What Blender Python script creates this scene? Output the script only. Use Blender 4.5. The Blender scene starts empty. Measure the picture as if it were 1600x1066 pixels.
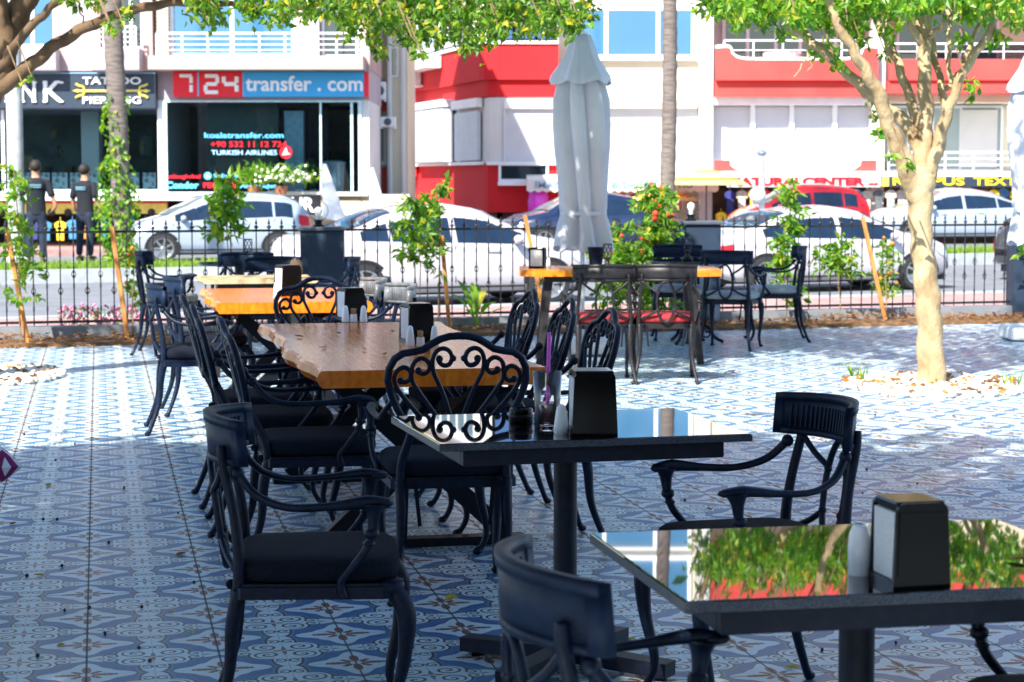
import bpy, bmesh, math, random
from mathutils import Vector, Matrix
random.seed(7)
R=math.radians; PI=math.pi; sin=math.sin; cos=math.cos
S=bpy.context.scene; C=S.collection
# ---------------- camera model (used to lay things out on the ground)
F=3200.0; YH=278.0; CH=1.5; PIT=math.atan((533-YH)/F)
def ray(px,py): return (px-800, F*cos(PIT)+(533-py)*sin(PIT), -F*sin(PIT)+(533-py)*cos(PIT))
def G(px,py,z=0.0):
    d=ray(px,py); t=(z-CH)/d[2]; return (d[0]*t,d[1]*t,z)
def A(px,py,Y):
    d=ray(px,py); t=Y/d[1]; return (d[0]*t,Y,CH+d[2]*t)
# ---------------- mesh helper
def unit(v):
    v=Vector(v); return v.normalized() if v.length>1e-9 else Vector((0,0,1))
class MB:
    def __init__(s): s.v=[]; s.f=[]; s.m=Matrix.Identity(4)
    def add(s,vs,fs):
        o=len(s.v); s.v+=[tuple(s.m@Vector(v)) for v in vs]; s.f+=[tuple(i+o for i in f) for f in fs]; return s
    def box(s,x0,x1,y0,y1,z0,z1,b=0.0,rz=0,c=None):
        if x1<x0:x0,x1=x1,x0
        if y1<y0:y0,y1=y1,y0
        if z1<z0:z0,z1=z1,z0
        if b<=0:
            vs=[(x,y,z) for x in(x0,x1) for y in(y0,y1) for z in(z0,z1)]
            fs=[(0,1,3,2),(4,6,7,5),(0,4,5,1),(2,3,7,6),(0,2,6,4),(1,5,7,3)]
        else:
            b=min(b,(x1-x0)/2.01,(y1-y0)/2.01,(z1-z0)/2.01)
            bm=bmesh.new(); bmesh.ops.create_cube(bm,size=1)
            bmesh.ops.scale(bm,vec=(x1-x0,y1-y0,z1-z0),verts=bm.verts)
            bmesh.ops.bevel(bm,geom=bm.edges[:],offset=b,segments=2,affect='EDGES',profile=.5)
            cx,cy,cz=(x0+x1)/2,(y0+y1)/2,(z0+z1)/2
            bm.verts.ensure_lookup_table(); bm.verts.index_update()
            vs=[(v.co.x+cx,v.co.y+cy,v.co.z+cz) for v in bm.verts]; fs=[[v.index for v in f.verts] for f in bm.faces]; bm.free()
        if rz:
            if c is None: c=((x0+x1)/2,(y0+y1)/2)
            vs=[(c[0]+(x-c[0])*cos(rz)-(y-c[1])*sin(rz),c[1]+(x-c[0])*sin(rz)+(y-c[1])*cos(rz),z) for x,y,z in vs]
        return s.add(vs,fs)
    def bar(s,a,b,w,h,up=(0,0,1),b2=None):
        a=Vector(a);b=Vector(b);d=(b-a).normalized();u=Vector(up)
        r=d.cross(u); r=r.normalized() if r.length>1e-4 else Vector((1,0,0)); u=r.cross(d).normalized()
        w2,h2=(w,h) if b2 is None else b2
        vs=[]
        for p,ww,hh in((a,w,h),(b,w2,h2)):
            for i,j in((-1,-1),(1,-1),(1,1),(-1,1)): vs.append(tuple(p+r*ww/2*i+u*hh/2*j))
        return s.add(vs,[(0,3,2,1),(4,5,6,7),(0,1,5,4),(1,2,6,5),(2,3,7,6),(3,0,4,7)])
    def tube(s,pts,r,seg=8,flat=1.0,closed=False,up=None):
        P=[Vector(p) for p in pts]; n=len(P)
        rr=r if isinstance(r,(list,tuple)) else [r]*n
        nrm=None; vs=[]
        for i in range(n):
            if closed: d=P[(i+1)%n]-P[i-1]
            else: d=P[min(i+1,n-1)]-P[max(i-1,0)]
            d=d.normalized() if d.length>1e-9 else Vector((0,0,1))
            if up is not None:
                nrm=Vector(up)-d*Vector(up).dot(d); nrm=nrm.normalized() if nrm.length>1e-4 else d.orthogonal().normalized()
            elif nrm is None: nrm=d.orthogonal().normalized()
            else:
                nrm=nrm-d*nrm.dot(d); nrm=nrm.normalized() if nrm.length>1e-6 else d.orthogonal().normalized()
            bi=d.cross(nrm)
            for k in range(seg):
                a=2*PI*k/seg+PI/seg; vs.append(tuple(P[i]+nrm*cos(a)*rr[i]+bi*sin(a)*rr[i]*flat))
        fs=[]
        for i in range(n if closed else n-1):
            j=(i+1)%n
            for k in range(seg): fs.append((i*seg+k,i*seg+(k+1)%seg,j*seg+(k+1)%seg,j*seg+k))
        if not closed: fs+=[tuple(range(seg))[::-1],tuple((n-1)*seg+k for k in range(seg))]
        return s.add(vs,fs)
    def lathe(s,prof,c=(0,0,0),seg=20,sx=1,sy=1):
        vs=[];fs=[]
        for r,z in prof:
            for k in range(seg):
                a=2*PI*k/seg; vs.append((c[0]+r*cos(a)*sx,c[1]+r*sin(a)*sy,c[2]+z))
        n=len(prof)
        for i in range(n-1):
            for k in range(seg): fs.append((i*seg+k,i*seg+(k+1)%seg,(i+1)*seg+(k+1)%seg,(i+1)*seg+k))
        if prof[0][0]>1e-5: fs.append(tuple(range(seg))[::-1])
        if prof[-1][0]>1e-5: fs.append(tuple((n-1)*seg+k for k in range(seg)))
        return s.add(vs,fs)
    def ball(s,c,r,seg=12,rings=8,sx=1,sy=1,sz=1):
        return s.lathe([(max(r*sin(PI*i/rings),1e-6),-r*cos(PI*i/rings)*sz) for i in range(rings+1)],c,seg,sx,sy)
    def prism(s,poly,y0,y1,axis='y'):
        n=len(poly)
        if axis=='y': vs=[(x,y0,z) for x,z in poly]+[(x,y1,z) for x,z in poly]
        elif axis=='z': vs=[(x,y,y0) for x,y in poly]+[(x,y,y1) for x,y in poly]
        else: vs=[(y0,x,z) for x,z in poly]+[(y1,x,z) for x,z in poly]
        return s.add(vs,[tuple(range(n)),tuple(range(2*n-1,n-1,-1))]+[(i,i+n,(i+1)%n+n,(i+1)%n) for i in range(n)])
    def build(s,name,m,parent=None,smooth=False,fix=True):
        me=bpy.data.meshes.new(name); me.from_pydata(s.v,[],s.f)
        if fix and len(s.v)<60000:
            bm=bmesh.new(); bm.from_mesh(me)
            bmesh.ops.recalc_face_normals(bm,faces=bm.faces); bm.to_mesh(me); bm.free()
        if smooth:
            for p in me.polygons: p.use_smooth=True
            if smooth!='all':
                try: me.set_sharp_from_angle(angle=R(45))
                except Exception: pass
        me.materials.append(m)
        o=bpy.data.objects.new(name,me); C.objects.link(o)
        if parent is not None: o.parent=parent
        return o
def tag(o,label=None,cat=None,group=None,kind=None):
    if label: o['label']=label
    if cat: o['category']=cat
    if group: o['group']=group
    if kind: o['kind']=kind
    return o
def thing(name,label,cat,loc=(0,0,0),rz=0,group=None):
    o=bpy.data.objects.new(name,None); o.empty_display_size=.1; C.objects.link(o); o.location=loc; o.rotation_euler=(0,0,rz)
    return tag(o,label,cat,group)
KIDS={}
def kids(o):
    return [c for c in bpy.data.objects if c.parent==o]
def dup(root,loc,rz,label,group=None,matmap=None,cat=None):
    def cp(o,par):
        c=o.copy(); C.objects.link(c)
        if par is not None: c.parent=par
        for k in kids(o): 
            cc=cp(k,c)
        return c
    r=cp(root,None); r.location=loc; r.rotation_euler=(0,0,rz); r['label']=label
    if group: r['group']=group
    if cat: r['category']=cat
    if matmap:
        for k in kids(r):
            for nm,mm in matmap.items():
                if k.name.startswith(nm):
                    k.data=k.data.copy(); k.data.materials[0]=mm
    return r
# ---------------- materials
def newmat(name):
    m=bpy.data.materials.new(name); m.use_nodes=True; return m,m.node_tree.nodes,m.node_tree.links,m.node_tree.nodes['Principled BSDF']
def mat(name,col,rough=.5,metal=0,var=.12,scale=8,bump=0,bscale=60,col2=None,spec=None,coat=0,trans=0,ior=None,emit=None,detail=4,stretch=None,lo=.35,hi=.65):
    m,n,l,b=newmat(name)
    tc=n.new('ShaderNodeTexCoord'); mp=n.new('ShaderNodeMapping'); l.new(tc.outputs['Object'],mp.inputs[0])
    if stretch: mp.inputs['Scale'].default_value=stretch
    nz=n.new('ShaderNodeTexNoise'); nz.inputs['Scale'].default_value=scale; nz.inputs['Detail'].default_value=detail; l.new(mp.outputs[0],nz.inputs['Vector'])
    rp=n.new('ShaderNodeValToRGB'); l.new(nz.outputs['Fac'],rp.inputs[0])
    c2=col2 if col2 else tuple(min(1,c*(1+var)) for c in col); c1=col if col2 else tuple(c*(1-var) for c in col)
    rp.color_ramp.elements[0].position=lo; rp.color_ramp.elements[1].position=hi
    rp.color_ramp.elements[0].color=(*c1,1); rp.color_ramp.elements[1].color=(*c2,1)
    l.new(rp.outputs[0],b.inputs['Base Color'])
    b.inputs['Roughness'].default_value=rough; b.inputs['Metallic'].default_value=metal
    if spec is not None: b.inputs['Specular IOR Level'].default_value=spec
    if coat: b.inputs['Coat Weight'].default_value=coat; b.inputs['Coat Roughness'].default_value=.012
    if trans: b.inputs['Transmission Weight'].default_value=trans
    if ior: b.inputs['IOR'].default_value=ior
    if emit: b.inputs['Emission Color'].default_value=(*col,1); b.inputs['Emission Strength'].default_value=emit
    if bump:
        n2=n.new('ShaderNodeTexNoise'); n2.inputs['Scale'].default_value=bscale; n2.inputs['Detail'].default_value=3; l.new(mp.outputs[0],n2.inputs['Vector'])
        bp=n.new('ShaderNodeBump'); bp.inputs['Strength'].default_value=bump; bp.inputs['Distance'].default_value=.01
        l.new(n2.outputs['Fac'],bp.inputs['Height']); l.new(bp.outputs[0],b.inputs['Normal'])
    return m
def leafmat(name,ca,cb,cc=None,trans=.35):
    m,n,l,b=newmat(name)
    g=n.new('ShaderNodeNewGeometry')
    rp=n.new('ShaderNodeValToRGB'); l.new(g.outputs['Random Per Island'],rp.inputs[0])
    e=rp.color_ramp.elements; e[0].color=(*ca,1); e[1].color=(*cb,1); e[0].position=.15; e[1].position=.85
    if cc: x=e.new(.97); x.color=(*cc,1)
    l.new(rp.outputs[0],b.inputs['Base Color']); b.inputs['Roughness'].default_value=.4
    t=n.new('ShaderNodeBsdfTranslucent'); mx=n.new('ShaderNodeMixShader'); mx.inputs[0].default_value=trans
    mc=n.new('ShaderNodeMixRGB'); mc.blend_type='MULTIPLY'; mc.inputs[0].default_value=1; mc.inputs[2].default_value=(1.6,1.9,.5,1); l.new(rp.outputs[0],mc.inputs[1])
    l.new(mc.outputs[0],t.inputs['Color'])
    l.new(b.outputs[0],mx.inputs[1]); l.new(t.outputs[0],mx.inputs[2]); l.new(mx.outputs[0],n['Material Output'].inputs[0])
    return m
def glassmat(name,tint=(.8,.9,.95),refl=.35,alpha=.5,rough=.02,highlight_mix=0):
    m,n,l,b=newmat(name); n.remove(b)
    gl=n.new('ShaderNodeBsdfGlossy'); gl.inputs['Roughness'].default_value=rough; gl.inputs['Color'].default_value=(.95,.97,1,1)
    tr=n.new('ShaderNodeBsdfTransparent'); tr.inputs['Color'].default_value=(*tint,1)
    fr=n.new('ShaderNodeLayerWeight'); fr.inputs[0].default_value=refl
    mx=n.new('ShaderNodeMixShader'); l.new(fr.outputs['Fresnel'],mx.inputs[0]); l.new(tr.outputs[0],mx.inputs[1]); l.new(gl.outputs[0],mx.inputs[2])
    if highlight_mix:
        df=n.new('ShaderNodeBsdfDiffuse'); df.inputs['Color'].default_value=(.85,.88,.9,1); m2=n.new('ShaderNodeMixShader'); m2.inputs[0].default_value=highlight_mix; l.new(mx.outputs[0],m2.inputs[1]); l.new(df.outputs[0],m2.inputs[2]); mx=m2
    l.new(mx.outputs[0],n['Material Output'].inputs[0]); return m
M={}
M['iron']=mat('cast_iron_paint',(.004,.010,.027),.40,0,.35,40,.15,90,spec=.22)
M['iron_brown']=mat('brown_iron_paint',(.013,.011,.013),.45,0,.3,40,.15,90,spec=.35)
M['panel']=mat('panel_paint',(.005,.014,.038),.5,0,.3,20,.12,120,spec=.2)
M['panel_sunlit']=mat('painted_sunlight_grey',(.13,.14,.15),.42,0,.3,20,.12,120)  # sun on the glossy backs painted in as a lighter grey
M['panel_brown']=mat('brown_panel_paint',(.015,.013,.015),.45,0,.3,20,.1,120,spec=.35)
M['cush']=mat('dark_cushion_fabric',(.005,.008,.017),.9,0,.3,120,.4,400,spec=.2)
M['cush_grey']=mat('grey_cushion_fabric',(.30,.33,.37),.85,0,.15,60,.3,300)
M['cush_red']=mat('red_cushion_fabric',(.28,.015,.02),.8,0,.3,60,.3,300)
M['cush_beige']=mat('beige_cushion_fabric',(.36,.31,.26),.85,0,.15,60,.3,300)
M['granite']=mat('polished_black_granite',(.006,.007,.009),.025,0,.6,350,0,spec=.55,coat=.45,col2=(.03,.035,.04),lo=.5,hi=.8)
M['granite_edge']=mat('granite_edge',(.015,.022,.036),.4,0,.5,300,.3,300,col2=(.07,.085,.11))
M['tblmetal']=mat('table_frame_metal',(.006,.010,.024),.5,0,.3,30,.1,150,spec=.3)
M['plastic_blk']=mat('glossy_black_plastic',(.004,.003,.003),.14,0,.3,30,spec=.22)
M['napkin']=mat('white_napkins',(.86,.90,.92),.9,0,.06,60,.5,150,stretch=(1,1,6))
M['ceramic']=mat('white_ceramic',(.88,.93,.95),.15,0,.04,10)
M['woodstick']=mat('toothpick_wood',(.55,.36,.18),.7)
M['glass']=None
M['cola']=mat('cola',(.16,.008,.008),.03,0,.1)
M['straw']=mat('pink_straw',(.80,.07,.70),.35,0,.03)
M['white']=mat('white_paint',(.78,.79,.80),.5,0,.05,3)
M['whitegloss']=mat('white_frames',(.80,.82,.84),.25,0,.03,3)
M['steel']=mat('dark_steel',(.004,.006,.011),.45,0,.3,30,.1,100,spec=.3)
M['concrete']=mat('concrete',(.40,.41,.42),.85,0,.15,6,.4,60)
M['kerb']=mat('kerb_stone',(.34,.37,.40),.85,0,.15,5,.3,40)
M['fence']=mat('black_fence_paint',(.012,.014,.018),.4,0,.3,50)
M['pillar']=mat('slate_blue_pillar',(.010,.026,.055),.6,0,.12,6,.1,80)
M['pillar_cap']=mat('pillar_cap',(.06,.075,.10),.5,0,.15,8)
M['stake']=mat('raw_stake_wood',(.50,.20,.045),.7,0,.3,6,.3,60,stretch=(6,6,1))
M['soil']=mat('soil',(.10,.055,.03),.95,0,.4,20,.8,60,col2=(.26,.13,.05))
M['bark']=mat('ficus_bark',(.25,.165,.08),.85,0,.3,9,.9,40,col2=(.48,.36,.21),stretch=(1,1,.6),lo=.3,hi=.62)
M['barkd']=mat('shade_darkened_bark',(.07,.038,.017),.85,0,.3,9,.6,40,col2=(.15,.09,.045),stretch=(1,1,.6))  # shade on the left ficus painted in as darker bark
M['twig']=mat('twig_bark',(.25,.17,.09),.85,0,.3,20)
M['pebble']=mat('white_pebbles',(.70,.68,.64),.75,0,.12,5)
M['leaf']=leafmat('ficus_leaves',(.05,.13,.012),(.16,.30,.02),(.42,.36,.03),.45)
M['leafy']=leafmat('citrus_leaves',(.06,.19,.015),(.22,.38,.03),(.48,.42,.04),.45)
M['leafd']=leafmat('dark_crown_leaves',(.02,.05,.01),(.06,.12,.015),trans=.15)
M['leafdry']=leafmat('dry_leaves',(.16,.06,.015),(.42,.20,.05),trans=.1)
M['leafyel']=leafmat('yellow_leaves',(.45,.30,.02),(.60,.45,.03),trans=.1)
M['orange_fruit']=mat('orange_fruit',(.75,.22,.02),.5)
M['flower_red']=mat('orange_red_flowers',(.72,.05,.02),.6)
M['flower_pink']=mat('pink_flowers',(.78,.22,.42),.6)
M['flower_white']=mat('white_flowers',(.8,.8,.66),.6)
M['asphalt']=mat('asphalt',(.17,.18,.20),.85,0,.12,1.5,.4,90)
M['pinkpave']=mat('pink_pavers',(.34,.19,.17),.85,0,.15,4,.3,60,col2=(.42,.27,.25))
M['grass']=leafmat('grass_blades',(.10,.20,.02),(.24,.34,.04),trans=.3)
M['grassbase']=mat('lawn_soil',(.10,.16,.03),.95,0,.3,12)
M['tyre']=mat('tyre_rubber',(.02,.02,.022),.75)
M['rim']=mat('alloy_rim',(.45,.47,.50),.3,.8,.1)
M['carwhite']=mat('white_car_paint',(.6,.6,.63),.25,0,.02,2,coat=1)
M['carsilver']=mat('silver_car_paint',(.36,.43,.52),.28,.2,.02,2,coat=1)
M['carpink']=mat('pearl_white_car_paint',(.50,.47,.50),.25,0,.02,2,coat=1)
M['carred']=mat('red_car_paint',(.50,.008,.012),.25,0,.02,2,coat=1)
M['carblue']=mat('navy_car_paint',(.01,.02,.06),.15,0,.1,2,coat=1)
M['carblack']=mat('black_car_paint',(.03,.033,.036),.25,0,.1,2,coat=1)
M['carglass']=mat('tinted_car_glass',(.008,.02,.045),.03,0,.2,2,spec=.8)
M['carglass2']=mat('pale_windscreen',(.18,.20,.21),.06,0,.2,2,spec=.8)
M['taillight']=mat('tail_light',(.6,.01,.015),.2)
M['headlight']=mat('head_light',(.5,.58,.68),.08)
M['blacktrim']=mat('black_trim',(.012,.012,.013),.5)
M['plate']=mat('number_plate',(.65,.70,.78),.4)
M['skin']=mat('skin',(.45,.22,.14),.55,0,.08)
M['hair']=mat('dark_hair',(.02,.013,.01),.7)
M['tee']=mat('black_tee',(.005,.008,.016),.85,0,.2,20)
M['jeans']=mat('dark_jeans',(.010,.018,.045),.85,0,.3,12)
M['shoe']=mat('dark_shoes',(.015,.015,.017),.6)
M['parasol']=mat('parasol_canvas',(.66,.67,.75),.85,0,.07,2.5,.9,14,detail=8)
M['glass']=glassmat('clear_glass',(.97,.98,.99),.40,highlight_mix=.025)  # faint diffuse white mimics bright highlights on the glass
M['lampglass']=glassmat('clear_globe',(.97,.98,1),.06)
M['bulb']=mat('bulb_white',(.8,.82,.85),.3)
# ---------------- patterned floor tiles, wood
class NX:
    def __init__(s,m): s.n=m.node_tree.nodes; s.l=m.node_tree.links
    def k(s,op,a,b=None,c=None,cl=False):
        x=s.n.new('ShaderNodeMath'); x.operation=op; x.use_clamp=cl
        for i,v in enumerate((a,b,c)):
            if v is None: continue
            if isinstance(v,(int,float)): x.inputs[i].default_value=v
            else: s.l.new(v,x.inputs[i])
        return x.outputs[0]
    def mix(s,f,a,b):
        x=s.n.new('ShaderNodeMixRGB')
        if isinstance(f,(int,float)): x.inputs[0].default_value=f
        else: s.l.new(f,x.inputs[0])
        for i,v in((1,a),(2,b)):
            if isinstance(v,tuple): x.inputs[i].default_value=(*v,1)
            else: s.l.new(v,x.inputs[i])
        return x.outputs[0]
TP=.41; TROT=R(11.4)
def tilemat():
    m,n,l,b=newmat('patterned_floor_tiles'); N=NX(m); k=N.k
    tc=n.new('ShaderNodeTexCoord'); mp=n.new('ShaderNodeMapping'); mp.vector_type='POINT'
    mp.inputs['Rotation'].default_value=(0,0,-TROT); mp.inputs['Scale'].default_value=(1/TP,1/TP,1)
    # star column through the floor point seen at px(135,1055)
    g=G(135,1055); x=(g[0]*cos(-TROT)/TP-g[1]*sin(-TROT)/TP); y=(g[0]*sin(-TROT)/TP+g[1]*cos(-TROT)/TP)
    mp.inputs['Location'].default_value=(-x,-y,0)
    l.new(tc.outputs['Object'],mp.inputs[0])
    sp=n.new('ShaderNodeSeparateXYZ'); l.new(mp.outputs[0],sp.inputs[0]); X,Y=sp.outputs[0],sp.outputs[1]
    U=k('SUBTRACT',k('FRACT',k('ADD',X,.5)),.5); V=k('SUBTRACT',k('FRACT',k('ADD',Y,.5)),.5)
    au=k('ABSOLUTE',U); av=k('ABSOLUTE',V)
    def lt(a,t,w=.004): # smooth a<t
        return k('MULTIPLY_ADD',k('SUBTRACT',t,a) if not isinstance(t,(int,float)) else k('SUBTRACT',t,a),1/w,.5,cl=True)
    light=(.53,.65,.68); blue=(.03,.135,.31); grey=(.035,.05,.065); brown=(.17,.05,.028); lav=(.10,.20,.32)
    cu=k('COSINE',k('MULTIPLY',U,2*PI)); cv=k('COSINE',k('MULTIPLY',V,2*PI))
    cu2=k('COSINE',k('MULTIPLY',U,4*PI)); cv2=k('COSINE',k('MULTIPLY',V,4*PI))
    g_=k('ADD',k('ADD',cu,cv),k('MULTIPLY',k('MULTIPLY',cu2,cv2),.38))
    # outer region (light) with spirals around the cell corner (scroll medallion)
    pu=k('SUBTRACT',.5,au); pv=k('SUBTRACT',.5,av)   # quarter coords from scroll centre
    col=N.mix(0,light,light)
    def spiral(col,cx,cy,rad,turn,w,flip=1):
        dx=k('SUBTRACT',pu,cx); dy=k('MULTIPLY',k('SUBTRACT',pv,cy),flip)
        r=k('SQRT',k('ADD',k('MULTIPLY',dx,dx),k('MULTIPLY',dy,dy)))
        th=k('DIVIDE',k('ARCTAN2',dy,dx),2*PI)
        ph=k('FRACT',k('SUBTRACT',k('DIVIDE',r,turn),th))
        line=lt(k('ABSOLUTE',k('SUBTRACT',ph,.5)),w/turn,.06)
        line=k('MULTIPLY',line,lt(r,rad,.006))
        return N.mix(line,col,grey)
    col=spiral(col,.135,.125,.108,.066,.012)
    col=spiral(col,.315,.060,.068,.046,.010,-1)
    col=spiral(col,.060,.315,.068,.046,.010,-1)
    # little spear in the leaf tip
    sp_=k('ADD',k('MULTIPLY',k('ABSOLUTE',k('SUBTRACT',pu,.40)),1.0),k('MULTIPLY',pv,2.6))
    col=N.mix(lt(sp_,.045,.006),col,grey)
    # small brown flower at scroll centre
    r0=k('SQRT',k('ADD',k('MULTIPLY',pu,pu),k('MULTIPLY',pv,pv)))
    a0=k('ARCTAN2',pv,pu)
    pet=k('MULTIPLY',k('POWER',k('ABSOLUTE',k('COSINE',k('MULTIPLY',a0,2))),2.0),.075)
    col=N.mix(lt(r0,k('ADD',pet,.012),.006),col,brown); col=N.mix(lt(r0,.016,.005),col,light)
    # blue field round the light scrolls, with a dark outline
    def circ(cx,cy,r):
        dx=k('SUBTRACT',pu,cx); dy=k('SUBTRACT',pv,cy); return k('SUBTRACT',k('SQRT',k('ADD',k('MULTIPLY',dx,dx),k('MULTIPLY',dy,dy))),r)
    def ell(cx,cy,ra,rb):
        dx=k('DIVIDE',k('SUBTRACT',pu,cx),ra); dy=k('DIVIDE',k('SUBTRACT',pv,cy),rb); return k('MULTIPLY',k('SUBTRACT',k('SQRT',k('ADD',k('MULTIPLY',dx,dx),k('MULTIPLY',dy,dy))),1),min(ra,rb))
    dd=k('MINIMUM',circ(.140,.130,.132),k('MINIMUM',ell(.32,.0,.19,.105),ell(.0,.32,.105,.19)))
    dd=k('MINIMUM',dd,circ(0,0,.09)); dd=k('MINIMUM',dd,k('MINIMUM',k('MAXIMUM',k('SUBTRACT',pv,.012),k('SUBTRACT',.4,pu)),k('MAXIMUM',k('SUBTRACT',pu,.012),k('SUBTRACT',.4,pv))))
    def gt_(t,w=.006): return k('MULTIPLY_ADD',k('SUBTRACT',dd,t),1/w,.5,cl=True)
    col=N.mix(gt_(.0),col,grey); col=N.mix(gt_(.020),col,lav); col=N.mix(gt_(.038),col,blue)
    # scalloped light ground of the star
    r1=k('SQRT',k('ADD',k('MULTIPLY',U,U),k('MULTIPLY',V,V))); a1=k('ARCTAN2',V,U)
    c4=k('COSINE',k('MULTIPLY',a1,4)); c8=k('COSINE',k('MULTIPLY',a1,8))
    rs=k('ADD',k('ADD',.285,k('MULTIPLY',c4,.060)),k('MULTIPLY',c8,.020))
    col=N.mix(lt(r1,k('ADD',rs,.010),.006),col,grey)
    col=N.mix(lt(r1,rs,.006),col,light)
    star=k('ADD',k('ADD',.055,k('MULTIPLY',k('POWER',k('ABSOLUTE',k('COSINE',k('MULTIPLY',a1,4))),1.2),.14)),k('MULTIPLY',c4,.04))
    jag=k('MULTIPLY',k('SINE',k('MULTIPLY',r1,150)),.012)
    col=N.mix(lt(r1,k('ADD',star,jag),.006),col,brown)
    col=N.mix(lt(r1,.048,.005),col,light)
    # dirt variation
    nz=n.new('ShaderNodeTexNoise'); nz.inputs['Scale'].default_value=1.3; nz.inputs['Detail'].default_value=6; l.new(tc.outputs['Object'],nz.inputs[0])
    dirt=k('MULTIPLY_ADD',nz.outputs['Fac'],.5,.72)
    vm=n.new('ShaderNodeVectorMath'); vm.operation='SCALE'; l.new(col,vm.inputs[0]); l.new(dirt,vm.inputs['Scale']); col=vm.outputs[0]
    # joints
    def joint(t,w,per):
        f=k('FRACT',k('ADD',k('DIVIDE',t,per),.5)); return lt(k('ABSOLUTE',k('MULTIPLY',k('SUBTRACT',f,.5),per)),w,.003)
    jl=k('MAXIMUM',joint(k('ADD',X,.5),.0045,1.0),joint(k('ADD',Y,.5),.0045,1.0))
    jd=k('MAXIMUM',joint(X,.008,1.0),joint(k('ADD',Y,1.0),.008,4.0))
    jh=joint(Y,.0045,1.0)
    col=N.mix(k('MULTIPLY',k('MAXIMUM',jl,jh),.55),col,(.25,.27,.28)); col=N.mix(k('MULTIPLY',jd,.9),col,(.03,.035,.04))
    l.new(col,b.inputs['Base Color'])
    rz=k('MULTIPLY_ADD',nz.outputs['Fac'],.35,.24); l.new(k('MAXIMUM',rz,k('MULTIPLY',jd,.8)),b.inputs['Roughness'])
    b.inputs['Specular IOR Level'].default_value=.8
    n2=n.new('ShaderNodeTexNoise'); n2.inputs['Scale'].default_value=9; l.new(tc.outputs['Object'],n2.inputs[0])
    bp=n.new('ShaderNodeBump'); bp.inputs['Strength'].default_value=.25; bp.inputs['Distance'].default_value=.004
    l.new(k('SUBTRACT',n2.outputs['Fac'],k('MULTIPLY',jd,.6)),bp.inputs['Height']); l.new(bp.outputs[0],b.inputs['Normal'])
    return m
M['tiles']=tilemat()
def woodmat(name,ca,cb,rough):
    m,n,l,b=newmat(name)
    tc=n.new('ShaderNodeTexCoord'); mp=n.new('ShaderNodeMapping'); mp.inputs['Scale'].default_value=(7,.8,7); l.new(tc.outputs['Object'],mp.inputs[0])
    nz=n.new('ShaderNodeTexNoise'); nz.inputs['Scale'].default_value=2.2; nz.inputs['Detail'].default_value=7; nz.inputs['Distortion'].default_value=1.2; l.new(mp.outputs[0],nz.inputs[0])
    wv=n.new('ShaderNodeTexWave'); wv.inputs['Scale'].default_value=1.1; wv.inputs['Distortion'].default_value=7; wv.inputs['Detail'].default_value=3; l.new(mp.outputs[0],wv.inputs[0])
    mx=n.new('ShaderNodeMixRGB'); mx.inputs[0].default_value=.12; l.new(nz.outputs['Fac'],mx.inputs[1]); l.new(wv.outputs['Fac'],mx.inputs[2])
    rp=n.new('ShaderNodeValToRGB'); e=rp.color_ramp.elements; e[0].position=.3; e[1].position=.75; e[0].color=(*ca,1); e[1].color=(*cb,1); l.new(mx.outputs[0],rp.inputs[0])
    l.new(rp.outputs[0],b.inputs['Base Color']); b.inputs['Roughness'].default_value=rough; b.inputs['Specular IOR Level'].default_value=.3
    bp=n.new('ShaderNodeBump'); bp.inputs['Strength'].default_value=.08; bp.inputs['Distance'].default_value=.004; l.new(mx.outputs[0],bp.inputs['Height']); l.new(bp.outputs[0],b.inputs['Normal'])
    return m
M['wood']=woodmat('varnished_slab_wood',(.66,.13,.008),(.88,.26,.02),.18)
M['wood2']=woodmat('orange_slab_wood',(.60,.17,.012),(.78,.28,.03),.22)
# ---------------- setting: ground
def struct(name,mb,m,smooth=False): return tag(mb.build(name,m,None,smooth),kind='structure')
FA=math.atan(.325); FU=Vector((cos(FA),sin(FA),0)); FN=Vector((-sin(FA),cos(FA),0)); FO=Vector((0,20.28,0))
def FP(s,t,z=0): p=FO+FU*s+FN*t; return (p.x,p.y,z)
SA=R(23.3); SU=Vector((cos(SA),sin(SA),0)); SN=Vector((-sin(SA),cos(SA),0)); SO=Vector((-5,22.1,0))
def SP(s,t,z=0): p=SO+SU*s+SN*t; return (p.x,p.y,z)
def slab(pts,z0,z1): return MB().prism([(p[0],p[1]) for p in pts],z0,z1,'z')
RZ=-.2
struct('ground',slab([(-400,-300),(400,-300),(400,600),(-400,600)],-.6,-.42),M['soil'])
struct('terrace_floor',slab([(-30,-14),(30,-14),FP(30,-.75),FP(-28,-.75)],-.4,0),M['tiles'])
struct('planting_bed',slab([FP(-28,-.75),FP(30,-.75),FP(30,-.1),FP(-28,-.1)],-.4,.03),M['soil'])
struct('pavement',slab([FP(-28,.12),FP(30,.12),SP(40,0),SP(-28,0)],-.4,-.015),M['pinkpave'])
struct('kerb_near',slab([SP(-28,0),SP(40,0),SP(40,.18),SP(-28,.18)],-.4,.004),M['kerb'])
struct('road_near',slab([SP(-40,.18),SP(60,.18),SP(60,11.0),SP(-40,11.0)],-.41,RZ),M['asphalt'])
struct('kerb_median',slab([SP(-40,11.0),SP(60,11.0),SP(60,11.2),SP(-40,11.2)],-.41,.02),M['kerb'])
struct('median',slab([SP(-40,11.2),SP(60,11.2),SP(60,14.2),SP(-40,14.2)],-.41,0),M['grassbase'])
struct('road_far',slab([SP(-40,14.2),SP(60,14.2),SP(60,22.5),SP(-40,22.5)],-.412,RZ),M['asphalt'])
struct('pavement_far',slab([SP(-60,22.5),SP(80,22.5),SP(80,60),SP(-60,60)],-.413,-.06),M['pinkpave'])
mb=MB()
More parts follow.
